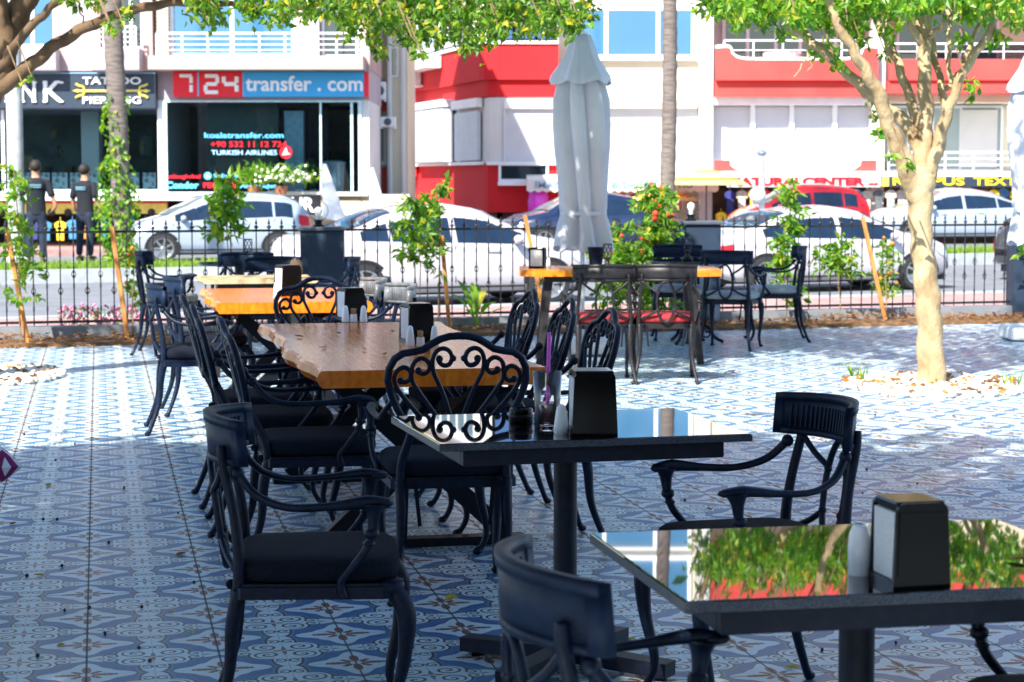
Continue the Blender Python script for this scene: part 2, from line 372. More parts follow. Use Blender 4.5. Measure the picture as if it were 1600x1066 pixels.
for i in range(15000):
    s=random.uniform(-14,30); t=random.uniform(11.25,14.1); p=SP(s,t,0); h=random.uniform(.05,.13); a=random.uniform(0,6.3); w=.02
    if i%2==0: t=11.25+abs(random.gauss(0,.35)); p=SP(s,t,0)
    mb.add([(p[0]-w*cos(a),p[1]-w*sin(a),0),(p[0]+w*cos(a),p[1]+w*sin(a),0),(p[0]+random.uniform(-.04,.04),p[1],h)],[(0,1,2)])
tag(mb.build('median_grass',M['grass'],fix=False),'short grass growing along the road median','grass',kind='stuff')
mb=MB()  # leaf litter in the bed
for i in range(5200):
    s=random.uniform(-8,12); t=-.72+.6*random.random(); z=.03+random.random()*.05+.03*max(0,sin(s*2.1)); p=FP(s,t,z)
    r=random.uniform(.015,.04); a=random.uniform(0,6.3); tl=random.uniform(-.6,.6)
    if random.random()<.12: p=FP(s,-.76-.12*random.random()**2,.006); tl=.1
    mb.add([(p[0]-r*cos(a),p[1]-r*sin(a),p[2]),(p[0]+.5*r*sin(a),p[1]-.5*r*cos(a),p[2]+r*.3),(p[0]+r*cos(a),p[1]+r*sin(a),p[2]+r*tl*.5+.006),(p[0]-.5*r*sin(a),p[1]+.5*r*cos(a),p[2]+.01)],[(0,1,2,3)])
tag(mb.build('leaf_litter',M['leafdry'],fix=False),'dry brown leaves covering the narrow planting bed by the fence','leaf litter',kind='stuff')
# low kerb wall under the fence
struct('kerb_fence',slab([FP(-28,-.1),FP(30,-.1),FP(30,.12),FP(-28,.12)],-.4,.13),mat('dark_kerb',(.20,.22,.25),.7))
# ---------------- fence
def sfence(px): r=(px-800)/F; Y=20.28/(1-.325*r); return (r*Y)/cos(FA)
ZB,ZT=.17,1.0
def picket_mesh(kind):
    mb=MB(); seg=5
    mb.tube([(0,0,ZB-.03),(0,0,ZT+.01)],.0065,seg)
    mb.lathe([(.006,ZT+.0),(.011,ZT+.008),(.008,ZT+.02),(.024,ZT+.028),(.020,ZT+.04),(.004,ZT+.055),(.014,ZT+.065),(.0005,ZT+.12)],(0,0,0),6)
    for zc in ([.5,] if kind==0 else [.30,.66]):
        zc=ZT-(ZT-ZB)*zc if kind else ZT-(ZT-ZB)*.47
        zc=zc if kind==0 else (ZT-(ZT-ZB)*(.27 if zc==.30 else .655))
        for q in range(4):
            a=q*PI/2+.4; pts=[(.021*sin(PI*i/6)*cos(a+i*.35),.021*sin(PI*i/6)*sin(a+i*.35),zc-.042+.014*i) for i in range(7)]
            mb.tube(pts,.0038,4)
    for z0 in (.15,.4,.75):  # twisted collars
        zc=ZB+(ZT-ZB)*z0; mb.lathe([(.0065,zc-.03),(.0095,zc-.012),(.0095,zc+.012),(.0065,zc+.03)],(0,0,0),5)
    return mb
pk=None
def fence(s0,s1,label):
    global pk
    f=thing('iron_fence',label,'fence',FP(s0,0),FA,'iron railings between the slate pillars')
    L=s1-s0; b=MB(); b.box(0,L,-.012,.012,ZB-.012,ZB+.012); b.build('bottom_rail',M['fence'],f)
    b=MB(); b.box(0,L,-.011,.011,ZT-.011,ZT+.011); b.build('top_rail',M['fence'],f)
    n=int(L/.1215)
    for i in range(n):
        if pk is None:
            pk=[]
            for kd in(0,1):
                o=picket_mesh(kd).build('picket',M['fence'],None,True); pk.append(o.data); bpy.data.objects.remove(o)
        o=bpy.data.objects.new('picket',pk[i%2]); C.objects.link(o); o.parent=f; o.location=(.06+i*L/n,0,0)
s1a,s1b=sfence(470),sfence(541); s2a,s2b=sfence(1049),sfence(1121); s3=sfence(1578)
fence(sfence(-110),s1a,'black spear-topped iron fence section left of the lamp pillars, pink flowers at its foot')
fence(s1b,s2a,'long black iron fence section between the two slate pillars with globe lamps')
fence(s2b,s3,'black iron fence section right of the second lamp pillar, ending by the ficus')
def pillar(px0,px1,h,label,w=None,lamp=True,yd=0):
    s0,s1=sfence(px0),sfence(px1); w=s1-s0; p=FP((s0+s1)/2,0)
    t=thing('fence_pillar',label,'pillar',(p[0],p[1]-.05+yd,0),R(3),'slate pillars along the iron fence')
    MB().box(-w*.44,w*.44,-w*.44,w*.44,-.0,h,.006).build('shaft',M['pillar'],t)
    MB().box(-w*.5,w*.5,-w*.5,w*.5,h,h+.035,.008).build('cap',M['pillar_cap'],t)
    if lamp:
        g=thing('globe_lamp',{1:'clear glass globe lamp on the pillar beside the white sedan\'s boot',2:'clear glass globe lamp on the pillar right of the red-flowered bush'}[lamp],'lamp',(p[0]-.04,p[1]-.05,h+.035),0,'globe lamps on the pillars')
        MB().lathe([(.055,0),(.055,.015),(.035,.02),(.035,.05),(.045,.055),(.045,.065),(0.001,.066)],seg=16).build('base',M['steel'],g,True)
        MB().ball((0,0,.15),.098,20,14).build('globe',M['lampglass'],g,'all')
        MB().lathe([(.02,.066),(.022,.1),(.04,.14),(.035,.17),(.001,.19)],seg=12).build('bulb',M['bulb'],g,True)
pillar(468,542,1.0,'slate blue square pillar with a globe lamp, nearer the left end of the fence',lamp=1)
pillar(1047,1122,1.03,'slate blue square pillar with a globe lamp, behind the table with grey-cushioned chairs',lamp=2)
pillar(1577,1622,1.02,'slate pillar at the right edge behind the second parasol',lamp=0)
# ---------------- foliage tools
def leaf(mb,p,d,L,w,up=None):
    d=unit(d); u=unit(up if up else (random.gauss(0,1),random.gauss(0,1),random.gauss(0,1)+.6)); r=d.cross(u)
    if r.length<1e-3: r=d.orthogonal()
    r=r.normalized(); p=Vector(p); n=r.cross(d).normalized()
    mb.add([tuple(p),tuple(p+d*L*.45+r*w*.5+n*w*.18),tuple(p+d*L-n*L*.08),tuple(p+d*L*.45-r*w*.5+n*w*.18)],[(0,1,2),(0,2,3)])
def rnd(s=1): return Vector((random.gauss(0,s),random.gauss(0,s),random.gauss(0,s)))
def sprig(lb,tb,p,d,L,n,ll,lw,droop=.3,tr=.003):
    p=Vector(p); d=unit(d); pts=[p.copy()]
    for i in range(n):
        d=unit(d+rnd(.15)+Vector((0,0,-droop/n))); p=p+d*L/n; pts.append(p.copy())
        for q in range(2):
            ld=unit(d*.5+rnd(.8)+Vector((0,0,-droop*.7))); leaf(lb,p,ld,ll*random.uniform(.7,1.2),lw*random.uniform(.8,1.2))
    if tb is not None: tb.tube(pts,[tr]+[tr*.6]*n,3)
def plant(name,px,t,label,height,n=26,spread=.25,ll=.09,lw=.04,stem=.008,bottom=.35,lm='leafy',fruit=None,nf=0,cat='young tree',lean=0,group='young citrus and shrubs along the fence',zoff=0,fr=.02):
    p=FP(sfence(px),t,0); T=thing(name,label,cat,(p[0],p[1],.03),random.uniform(0,6),group)
    sb=MB(); H=height; k=4; pts=[(lean*i/k*H*.3+random.uniform(-.02,.02)*i/2,random.uniform(-.02,.02),H*i/k) for i in range(k+1)]
    sb.tube(pts,[stem]+[stem*.7]*(k-1)+[stem*.35],5); lb=MB(); fb=MB()
    for i in range(n):
        f=bottom+(1-bottom)*random.random(); j=min(int(f*k),k-1); a=Vector(pts[j]).lerp(Vector(pts[j+1]),f*k-j)
        th=random.uniform(0,2*PI); d=Vector((cos(th),sin(th),random.uniform(.1,.9)))
        L=spread*random.uniform(.5,1.1)*(1.15-.5*f)
        sprig(lb,sb,a,d,L,5,ll,lw,.5,.003)
        if fruit and i<nf:
            e=a+unit(d)*L*random.uniform(.6,1.1); fb.ball(e,fr*random.uniform(.7,1.2),7,5)
    sb.build('stem',M['twig'],T); lb.build('foliage',M[lm],T,fix=False)
    if fruit: ff=fb.build('fruit' if fruit=='orange_fruit' else 'flowers',M[fruit],T,True); ff['kind']='stuff'
    return T
def stake(pxb,pxt,pyt,t,label):
    s=sfence(pxb); p=FP(s,t,0); q=A(pxt,pyt,p[1])
    T=MB(); T.bar((0,0,0),(q[0]-p[0],0,q[2]),.038,.038,(0,1,0)); o=T.build('wooden_stake',M['stake'],None); o.location=p
    tag(o,label,'stake','wooden plant stakes in the bed')
stake(34,11,357,-.5,'orange-brown stake leaning left at the far left of the bed')
stake(188,175,355,-.48,'wooden stake tied by the small tree with orange fruit')
stake(684,690,368,-.42,'wooden stake inside the leafy tree between the two pillars')
stake(834,820,336,-.42,'wooden stake behind the parasol table\'s left end')
stake(1357,1348,340,-.40,'wooden stake beside the yellow-flowered shrub near the ficus')
plant('young_tree',22,-.55,'pale green young tree at the far left beside the leaning stake',1.55,44,.24,.085,.04,bottom=.2)
plant('citrus_shrub',196,-.42,'thin shrub with small orange fruits by the second stake',.8,16,.14,.07,.03,bottom=.4,fruit='orange_fruit',nf=10)
plant('young_tree',352,-.35,'young tree with drooping leaves in front of the white hatchback',1.45,34,.26,.11,.05,bottom=.6,lean=.4)
plant('young_tree',640,-.35,'bright leafy young tree before the white sedan, stake inside it',1.25,52,.34,.10,.042,bottom=.5)
plant('young_tree',672,-.3,'slender young tree close to the stake between the pillars',1.4,16,.22,.09,.04,bottom=.72)
plant('marigold_bush',826,-.35,'low bush with orange blossoms behind the parasol table\'s left end',.62,22,.12,.045,.02,bottom=.2,fruit='flower_red',nf=12,cat='flower bush')
plant('flowering_bush',1010,-.2,'tall bush with orange-red flowers left of the second pillar',1.35,170,.34,.075,.04,bottom=.05,fruit='flower_red',nf=26,cat='flower bush',fr=.028)
plant('flowering_bush',955,-.3,'low leafy bush with a pink bloom behind the table lantern',.95,56,.26,.09,.04,bottom=.1,fruit='flower_red',nf=6,cat='flower bush')
plant('young_tree',1207,-.35,'young tree in front of the white saloon with the dark windows',1.42,56,.22,.10,.042,bottom=.12)
plant('young_tree',1290,-.32,'low young tree spreading right of the grey-cushioned chair',.78,30,.34,.10,.04,bottom=.6)
plant('flowering_bush',1362,-.3,'thin shrub with yellow-orange blossoms tied to the stake near the ficus',.85,30,.16,.07,.03,bottom=.25,fruit='orange_fruit',nf=14,cat='flower bush')
plant('young_tree',1588,-.45,'pale green young tree beneath the parasol at the right edge',1.25,46,.34,.10,.05,bottom=.55)
# strap-leaf plant
p=FP(sfence(728),-.35,.03); T=thing('strap_leaf_plant','broad strap-leaved plant in the bed left of the parasol','plant',p,0)
lb=MB()
for i in range(14):
    a=random.uniform(0,6.3); h=random.uniform(.3,.66); o=random.uniform(.12,.42); w=.065*random.uniform(.8,1.3)
    pts=[Vector((o*cos(a)*(k/5)**1.5,o*sin(a)*(k/5)**1.5,h*(k/5)-.12*(k/5)**4)) for k in range(6)]; ws=[.010,.008,.008,w*.9,w,.004]
    sd=Vector((-sin(a),cos(a),0)); vs=[]
    for q,wi in zip(pts,ws): vs+=[tuple(q+sd*wi/2),tuple(q-sd*wi/2)]
    lb.add(vs,[(2*j,2*j+1,2*j+3,2*j+2) for j in range(5)])
lb.build('leaves',M['leafy'],T,fix=False)
lb=MB();fb=MB()
for i in range(420):
    s=random.uniform(sfence(95),sfence(238)); t=random.uniform(.16,.6); z=random.uniform(.0,.26); p=FP(s,t,z)
    leaf(lb,p,(random.gauss(0,1),random.gauss(0,1),1),.05,.02)
    if i%2: fb.ball(FP(s,t,z+.04),.016,5,4)
T=thing('flower_bed','clump of small pink flowers outside the fence at the left','flowers',(0,0,0)); lb.build('leaves',M['leafy'],T,fix=False); tag(fb.build('flowers',M['flower_pink'],T),kind='stuff')
# ---------------- chairs (local: +y forward, x right, z up, origin on the ground under the seat centre)
def bez(pts,n=6):
    P=[Vector(p) for p in pts]; out=[]
    for i in range(len(P)-1):
        p0=P[max(i-1,0)];p1=P[i];p2=P[i+1];p3=P[min(i+2,len(P)-1)]
        for k in range(n):
            t=k/n; out.append(.5*((2*p1)+(p2-p0)*t+(2*p0-5*p1+4*p2-p3)*t*t+(3*p1-p0-3*p2+p3)*t**3))
    out.append(P[-1]); return out
def lerpr(rs,n):
    m=len(rs)-1; return [rs[min(int(i*m/(n-1)),m-1)]*(1-(i*m/(n-1)-min(int(i*m/(n-1)),m-1)))+rs[min(int(i*m/(n-1)),m-1)+1]*(i*m/(n-1)-min(int(i*m/(n-1)),m-1)) for i in range(n)]
def cab(pts,rs,seg=8,flat=1):
    b=bez(pts); return b,lerpr(rs,len(b))
def legs(t,m,back):
    for s in(-1,1):
        b=MB(); p,r=cab([(s*.205,.19,.43),(s*.222,.232,.36),(s*.222,.228,.24),(s*.212,.20,.10),(s*.216,.222,.03),(s*.22,.245,.012)],[.027,.028,.019,.0135,.0115,.016]); b.tube(p,r,8)
        b.ball((s*.22,.24,.014),.021,8,5,sz=.65); b.lathe([(.0,.395),(.033,.40),(.036,.43),(.033,.445)],(s*.205,.195,0),10)
        b.build('leg',m,t,'all')
        b=MB(); p,r=cab([(s*.19,-.20,.43),(s*.188,-.222,.33),(s*.195,-.235,.19),(s*.222,-.285,.045),(s*.232,-.305,.01)],[.023,.021,.016,.0125,.016]); b.tube(p,r,8)
        b.ball((s*.233,-.305,.012),.019,8,5,sz=.7)
        b.build('leg',m,t,'all')
def seat(t,m,cm):
    b=MB(); poly=[(-.225,-.20),(-.20,-.215),(.20,-.215),(.225,-.20),(.245,.17),(.235,.20),(.19,.215),(-.19,.215),(-.235,.20),(-.245,.17)]
    b.prism(poly,.40,.432,'z'); b.prism([(x*.97,y*.97) for x,y in poly],.432,.44,'z')
    b.build('seat_frame',m,t)
    # rounded cushion
    b=MB(); N=36; rings=[(.80,.440),(.97,.446),(1.0,.462),(1.0,.478),(.985,.492),(.93,.502),(.75,.508),(.40,.510),(.001,.510)]
    vs=[];fs=[]
    for k,(sc,z) in enumerate(rings):
        for i in range(N):
            a=2*PI*i/N; e=.45; x=.232*abs(cos(a))**e*(1 if cos(a)>=0 else -1); y=.222*abs(sin(a))**e*(1 if sin(a)>=0 else -1)
            vs.append((x*sc*(1+.04*(y>0)*y/.22),y*sc,z))
    for k in range(len(rings)-1):
        for i in range(N): fs.append((k*N+i,k*N+(i+1)%N,(k+1)*N+(i+1)%N,(k+1)*N+i))
    fs.append(tuple(range(N))[::-1]); b.add(vs,fs)
    b.build('cushion',cm,t,'all')
def ribbons(t,cm):
    for s in (-1,1):
        b=MB(); x=s*.17
        b.bar((x,-.225,.43),(x+s*.01,-.245,.20),.016,.002,(0,1,0)); b.bar((x-s*.03,-.225,.43),(x-s*.045,-.24,.27),.014,.002,(0,1,0)); b.ball((x-s*.01,-.228,.43),.014,7,5)
        b.build('tie_ribbon',cm,t)
def arm(t,m,s,yb,zb,xb):
    b=MB(); p,r=cab([(s*xb,yb,zb+.03),(s*(xb+.035),yb+.05,zb-.025),(s*.256,yb+.13,zb-.052),(s*.266,.03,.650),(s*.263,.13,.660),(s*.255,.19,.655)],[.013,.012,.011,.012,.019,.013]); b.tube(p,r,8,.8)
    b.ball((s*xb,yb,zb+.03),.019,8,6)
    b.ball((s*.252,.175,.655),.021,8,6,sx=.9,sy=1.3,sz=.55); b.build('armrest',m,t,'all')
    b=MB(); p,r=cab([(s*.262,.15,.652),(s*.264,.148,.625),(s*.264,.142,.575),(s*.265,.125,.53),(s*.260,.085,.48),(s*.247,.062,.445),(s*.243,.07,.405)],[.032,.018,.0115,.0115,.0105,.012,.015]); b.tube(p,r,8)
    b.lathe([(.014,-.012),(.020,-.006),(.020,.006),(.014,.012)],(s*.264,.142,.578),8); b.lathe([(.012,-.006),(.017,0),(.012,.006)],(s*.265,.135,.552),8)
    b.build('arm_support',m,t,'all')
def chairP(m,pm,cm,label):
    t=thing('armchair',label,'chair')
    legs(t,m,0); seat(t,m,cm); ribbons(t,cm)
    zt=.87; zb=.752
    def arc(x): # panel plan curve: ends forward
        return -.285+ (x/.23)**2*.095
    for s in(-1,1):
        b=MB(); p,r=cab([(s*.195,-.205,.42),(s*.195,-.205,.52),(s*.185,-.218,.63),(s*.176,arc(.175)-.014,.75),(s*.174,arc(.175)-.018,.80)],[.018,.016,.014,.014,.012]); b.tube(p,r,8); b.build('back_post',m,t,'all')
        arm(t,m,s,-.205,.70,.19)
    # curved back panel with a raised border
    b=MB(); n=16
    def panel(b,x0,x1,z0,z1,off0,off1):
        vs=[];k=0
        for i in range(n+1):
            x=x0+(x1-x0)*i/n; 
            for z in (z0,z1):
                ln=-.014*(z-.78)/.17
                for o in (off0,off1):
                    vs.append((x*(1),arc(x)+ln-.0*o+o,z+(.006*(1-(x/.215)**2) if z>.8 else 0)))
        fs=[]
        for i in range(n):
            a=4*i; c=a+4
            fs+=[(a,c,c+2,a+2),(a+1,a+3,c+3,c+1),(a+2,c+2,c+3,a+3),(a,a+1,c+1,c)]
        fs+=[(0,2,3,1),(4*n,4*n+1,4*n+3,4*n+2)]
        b.add(vs,fs)
    panel(b,-.23,.23,zb,zt,-.009,.009)
    panel(b,-.23,.23,zt-.022,zt+.001,-.013,.0135)
    panel(b,-.2305,-.21,zb-.001,zt-.022,-.0125,.013); panel(b,.21,.2305,zb-.001,zt-.022,-.0125,.013); panel(b,-.21,.21,zb-.0015,zb+.014,-.0125,.013)
    b.build('back_panel',pm,t,'all')
    b=MB()
    for k in range(24):
        x=-.185+.37*k/23; b.bar((x,arc(x)+.014,zb+.02),(x,arc(x)+.006,zt-.032),.006,.004,(0,1,0))
    b.build('back_flutes',pm,t)
    # oval ring and braces
    b=MB(); yc=lambda z: -.235-.035*(z-.44)/.25
    ring=[(.066*sin(2*PI*i/24),yc(.60+.145*cos(2*PI*i/24))-.008,.60+.150*cos(2*PI*i/24)) for i in range(24)]
    b.tube(ring,.010,7,closed=True)
    for s in(-1,1):
        b.tube(bez([(s*.176,-.246,.752),(s*.12,-.258,.705),(s*.056,yc(.68)-.008,.665)],3),.0095,7)
        b.tube(bez([(s*.19,-.212,.47),(s*.12,-.238,.50),(s*.056,yc(.54)-.008,.540)],3),.0095,7)
        b.ball((s*.058,yc(.66)-.008,.662),.013,7,5); b.ball((s*.058,yc(.54)-.008,.542),.013,7,5)
    b.build('back_ring',m,t,'all')
    return t
def chairS(m,cm,label):
    t=thing('scroll_back_armchair',label,'chair')
    legs(t,m,0); seat(t,m,cm); ribbons(t,cm)
    def q(px,py,o=0):
        x=(px-745)*.000625; z=.955-(py-395)*.000640
        y=-.235-.12*(z-.5)/.45-.35*(.06-min(.06,x*x))*.6+.0+o
        return (x,y,z)
    b=MB(); R_=[(745,395),(800,398),(850,412),(900,440),(945,470),(1000,482),(1055,490),(1100,520),(1130,575),(1136,640),(1115,720),(1080,800),(1045,860),(1000,900)]
    full=[(1490-x,y) for x,y in R_[::-1]]+R_[1:]
    b.tube([q(*p) for p in full],.0135,8)
    b.tube([q(x,y) for x,y in ([(490,900),(560,900),(620,915),(680,950),(745,972),(810,950),(870,915),(930,900),(1000,900)])],.0125,8)
    for s in(-1,1):
        rib=[[(762,905),(790,820),(825,720),(862,640),(885,585),(888,520),(868,478),(832,464),(797,480),(782,518),(797,553),(828,558),(852,540),(852,522)],
         [(780,930),(840,870),(915,770),(968,695),(1000,640),(1003,575),(985,533),(945,517),(912,542),(907,580),(930,603),(958,600),(966,588)],
         [(880,905),(950,845),(1025,760),(1075,695),(1100,635),(1085,587),(1045,567),(1012,590),(1012,628),(1038,650),(1064,642)],
         [(765,915),(745,938),(715,930),(690,905),(675,880)]]
        for rb in rib:
            pts=[q(745+s*(x-745),y) for x,y in rb]; p=bez(pts,3)
            b.tube(p,lerpr([.009,.0085,.0085,.0095],len(p)),6); b.ball(pts[-1],.0135,7,5)
        b.ball(q(745+s*30,520),.012,6,5); b.ball(q(745+s*155,545),.012,6,5); b.ball(q(745+s*260,590),.011,6,5)
    b.build('scroll_back',m,t,'all')
    for s in(-1,1):
        b=MB(); p,r=cab([(s*.19,-.205,.42),(s*.185,-.215,.50),q(745+s*250,905),q(745+s*300,850)],[.018,.016,.014,.012]); b.tube(p,r,8); b.build('back_post',m,t,'all')
        arm(t,m,s,-.262,.70,.215)
    return t
def hd(a): return R(a-90)
I,IB,P_,PB,PG=M['iron'],M['iron_brown'],M['panel'],M['panel_brown'],M['panel_sunlit']
cP=chairP(I,P_,M['cush'],'dark panel-back armchair standing alone at front left, turned right, cushion ribbons hanging down')
cP.location=(-.53,5.52,0); cP.rotation_euler=(0,0,hd(5)); cP['group']='dark panel-back armchairs'
GP='dark panel-back armchairs'
c2_=dup(cP,(.273,3.424,0),hd(15),'armchair nearest the camera, slate curved back, facing the front granite table',GP)
dup(cP,(.67,5.74,0),hd(197),'panel-back armchair beyond the front granite table, back on the right, arms pointing left',GP)
dup(cP,(1.12,3.86,0),hd(186),'armchair at the right end of the front granite table, mostly hidden under it',GP)
dup(cP,(-1.87,12.15,0),hd(11),'nearer of the two armchairs at the left end of the middle wooden table',GP)
dup(cP,(-1.93,13.1,0),hd(14),'panel-back armchair just behind another at the left of the middle wooden table',GP)
dup(cP,(-2.92,17.5,0),hd(2),'armchair with beige cushion near the fence at left, arm pointing right, beside the stake',GP,{'cushion':M['cush_beige']})
dup(cP,(-1.86,16.1,0),hd(281),'panel-back armchair seen from the front behind the farthest left wooden table',GP)
dup(cP,(-2.22,17.05,0),hd(275),'panel-back armchair at the far dark round table, left of the beige lantern',GP,{'cushion':M['cush_beige']})
dup(cP,(-1.50,16.2,0),hd(188),'armchair in front of the left slate pillar, facing left',GP)
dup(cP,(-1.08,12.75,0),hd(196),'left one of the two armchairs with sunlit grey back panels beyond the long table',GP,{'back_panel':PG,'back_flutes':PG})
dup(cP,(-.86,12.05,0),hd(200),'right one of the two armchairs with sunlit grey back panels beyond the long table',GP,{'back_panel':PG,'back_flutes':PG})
bm_={'leg':IB,'seat_frame':IB,'back_panel':PB,'back_flutes':PB,'back_ring':IB,'back_post':IB,'armrest':IB,'arm_support':IB,'cushion':M['cush_red']}
dup(cP,(.66,15.1,0),hd(93),'left one of two brown armchairs with red cushions at the parasol table',GP,bm_)
dup(cP,(1.13,15.15,0),hd(88),'right one of two brown armchairs with red cushions at the parasol table',GP,bm_)
gm={'cushion':M['cush_grey']}
dup(cP,(1.93,18.0,0),hd(72),'armchair with light grey cushion seen from behind, between the red-cushioned pair and the side-on one',GP,gm)
dup(cP,(2.42,18.9,0),hd(178),'armchair with light grey cushion seen side-on, facing left before the young tree',GP,gm)
dup(cP,(1.55,19.05,0),hd(268),'armchair facing us behind the dark table with the lantern, in front of the right pillar',GP,gm)
cS=chairS(I,M['cush'],'scroll-back armchair with its back to us at the near end of the long wooden table')
GS='scroll-back armchairs around the long wooden table'
cS.location=(-.24,7.43,0); cS.rotation_euler=(0,0,hd(99)); cS['group']=GS
dup(cS,(-.77,7.98,0),hd(12),'nearest of the three scroll-back armchairs on the left side of the long wooden table',GS)
dup(cS,(-1.00,8.78,0),hd(10),'middle of the three scroll-back armchairs on the left side of the long wooden table',GS)
dup(cS,(-1.16,9.5,0),hd(13),'farthest of the three scroll-back armchairs on the left side of the long wooden table',GS)
dup(cS,(.05,8.35,0),hd(192),'nearest of the three scroll-back armchairs on the right side of the long wooden table',GS)
dup(cS,(-.10,9.1,0),hd(189),'middle of the three scroll-back armchairs on the right side of the long wooden table',GS)
dup(cS,(-.26,9.8,0),hd(193),'farthest of the three scroll-back armchairs on the right side of the long wooden table',GS)
dup(cS,(-.98,10.8,0),hd(281),'scroll-back armchair facing us at the far end of the long wooden table',GS)
# ---------------- tables
def granite(name,c,rz,w,d,label):
    t=thing(name,label,'table',(c[0],c[1],0),rz,'dark granite pedestal tables')
    MB().box(-w/2,w/2,-d/2,d/2,.726,.75,.004).build('tabletop',M['granite'],t)
    b=MB(); e=.0015
    b.box(-w/2-e,w/2+e,-d/2-e,-d/2,.728,.747).box(-w/2-e,w/2+e,d/2,d/2+e,.728,.747).box(-w/2-e,-w/2,-d/2,d/2,.728,.747).box(w/2,w/2+e,-d/2,d/2,.728,.747)
    b.build('edge_band',M['granite_edge'],t)
    b=MB(); a,g=w/2-.075,d/2-.03
    b.box(-a,a,-g,-g+.03,.678,.7255,.003).box(-a,a,g-.03,g,.678,.7255,.003).box(-a,-a+.03,-g+.03,g-.03,.678,.7255,.003).box(a-.03,a,-g+.03,g-.03,.678,.7255,.003).box(-.03,.03,-g+.03,g-.03,.69,.7255)
    b.build('apron_frame',M['tblmetal'],t)
    MB().lathe([(.036,.03),(.036,.69)],seg=24).build('pedestal',M['tblmetal'],t,True)
    for k in range(4):
        b=MB(); a=k*PI/2+PI/4; b.bar((.03*cos(a),.03*sin(a),.045),(.36*cos(a),.36*sin(a),.035),.07,.045); b.box(-.02,.02,-.02,.02,0,.015,c=(0,0)); b.v=b.v[:8]+[(x+.32*cos(a),y+.32*sin(a),z) for x,y,z in b.v[8:]]
        b.build('foot',M['tblmetal'],t)
    return t
granite('granite_table',(.163,6.205),R(14.5),.94,.70,'dark granite table with the glass of cola, in the middle ground')
c2=G(1072,940,.75); c3=G(909,830,.75); c4=G(1540,808,.75)
rz2=math.atan2(c4[1]-c3[1],c4[0]-c3[0]); w2=.92; d2=.72
cc=(c2[0]+cos(rz2)*w2/2-sin(rz2)*d2/2, c2[1]+sin(rz2)*w2/2+cos(rz2)*d2/2)
granite('granite_table',cc,rz2,w2,d2,'nearest dark granite table at bottom right, mirroring trees and buildings')
def slabtable(c,rz,w,L,th,label,mt,name='wooden_slab_table',legs_='x',rough=1,chamf=0,h=.76):
    t=thing(name,label,'table',(c[0],c[1],0),rz,'live-edge wooden slab tables')
    n=26; rnd_=random.Random(int(L*100)); L_=[];R_=[]
    for i in range(n+1):
        y=-L/2+L*i/n; k=rough
        a=.010*sin(i*.9)+.012*sin(i*.37+1)+rnd_.uniform(-.003,.003); bb=.010*sin(i*.7+2)+.010*sin(i*.31)+rnd_.uniform(-.003,.003)
        if rough and i in(9,10,11): a-=.02*k*(1 if i==10 else .6)
        ch=chamf*max(0,1-min(i,n-i)/2.0)
        L_.append((-w/2+a*k+ch,y)); R_.append((w/2+bb*k-ch,y))
    vs=[];fs=[];prof=[(0,-th),(.022,-th*.55),(.012,-.01),(0,-.0)]
    m_=len(prof)
    for (lx,ly),(rx,ry) in zip(L_,R_):
        for o,z in prof: vs.append((lx-(o if rough else .002)*1.0*rough+.012*rough,ly,h+z))
        for o,z in prof[::-1]: vs.append((rx+(o if rough else .002)*rough-.012*rough,ry,h+z))
    q=2*m_
    for i in range(n):
        for k in range(q): fs.append((i*q+k,i*q+(k+1)%q,(i+1)*q+(k+1)%q,(i+1)*q+k))
    fs+=[tuple(range(q)),tuple(n*q+k for k in range(q))[::-1]]
    MB().add(vs,fs).build('tabletop',mt,t)
    if legs_=='x':
        for s in(-1,1):
            y=s*(L/2-.38); b=MB()
            for k in(-1,1):
                b.bar((k*.36,y+.003*k,.04),(-k*.30,y+.003*k,h-th-.03),.075,.075,(0,1,0))
            b.box(-.40,.40,y-.04,y+.04,h-th-.03,h-th-.001).box(-.44,.44,y-.04,y+.04,0,.035)
            b.build('cross_leg',M['steel'],t)
        MB().box(-.03,.03,-L/2+.42,L/2-.42,.37,.43).build('stretcher',M['steel'],t)
    else:
        for sx in(-1,1):
            for sy in(-1,1):
                b=MB(); b.bar((sx*(w/2-.1),sy*(L/2-.16),0),(sx*(w/2-.16),sy*(L/2-.24),h-th),.055,.055,(0,1,0),(.07,.07)); b.build('leg',M['iron_brown'],t)
        b=MB(); b.box(-w/2+.12,w/2-.12,-L/2+.2,L/2-.2,h-th-.05,h-th-.001); b.build('apron',M['iron_brown'],t)
    return t
slabtable((-.565,9.19),R(11.4),.90,2.60,.068,'long live-edge wooden table with two napkin dispensers, scroll-back chairs around it',M['wood'])
slabtable((-1.46,13.0),R(11.2),.92,1.60,.066,'middle wooden slab table with one napkin dispenser, behind the long table',M['wood'])
slabtable((-1.95,15.6),R(11),.84,.72,.032,'farthest wooden slab table at left, small, before the lamp pillar',M['bark'],legs_='4',h=.745)
slabtable((.87,16.75),R(90),.80,1.62,.052,'orange wooden table beside the closed parasol with two red-cushioned chairs',M['wood2'],legs_='4',rough=0,chamf=.05,h=.765)
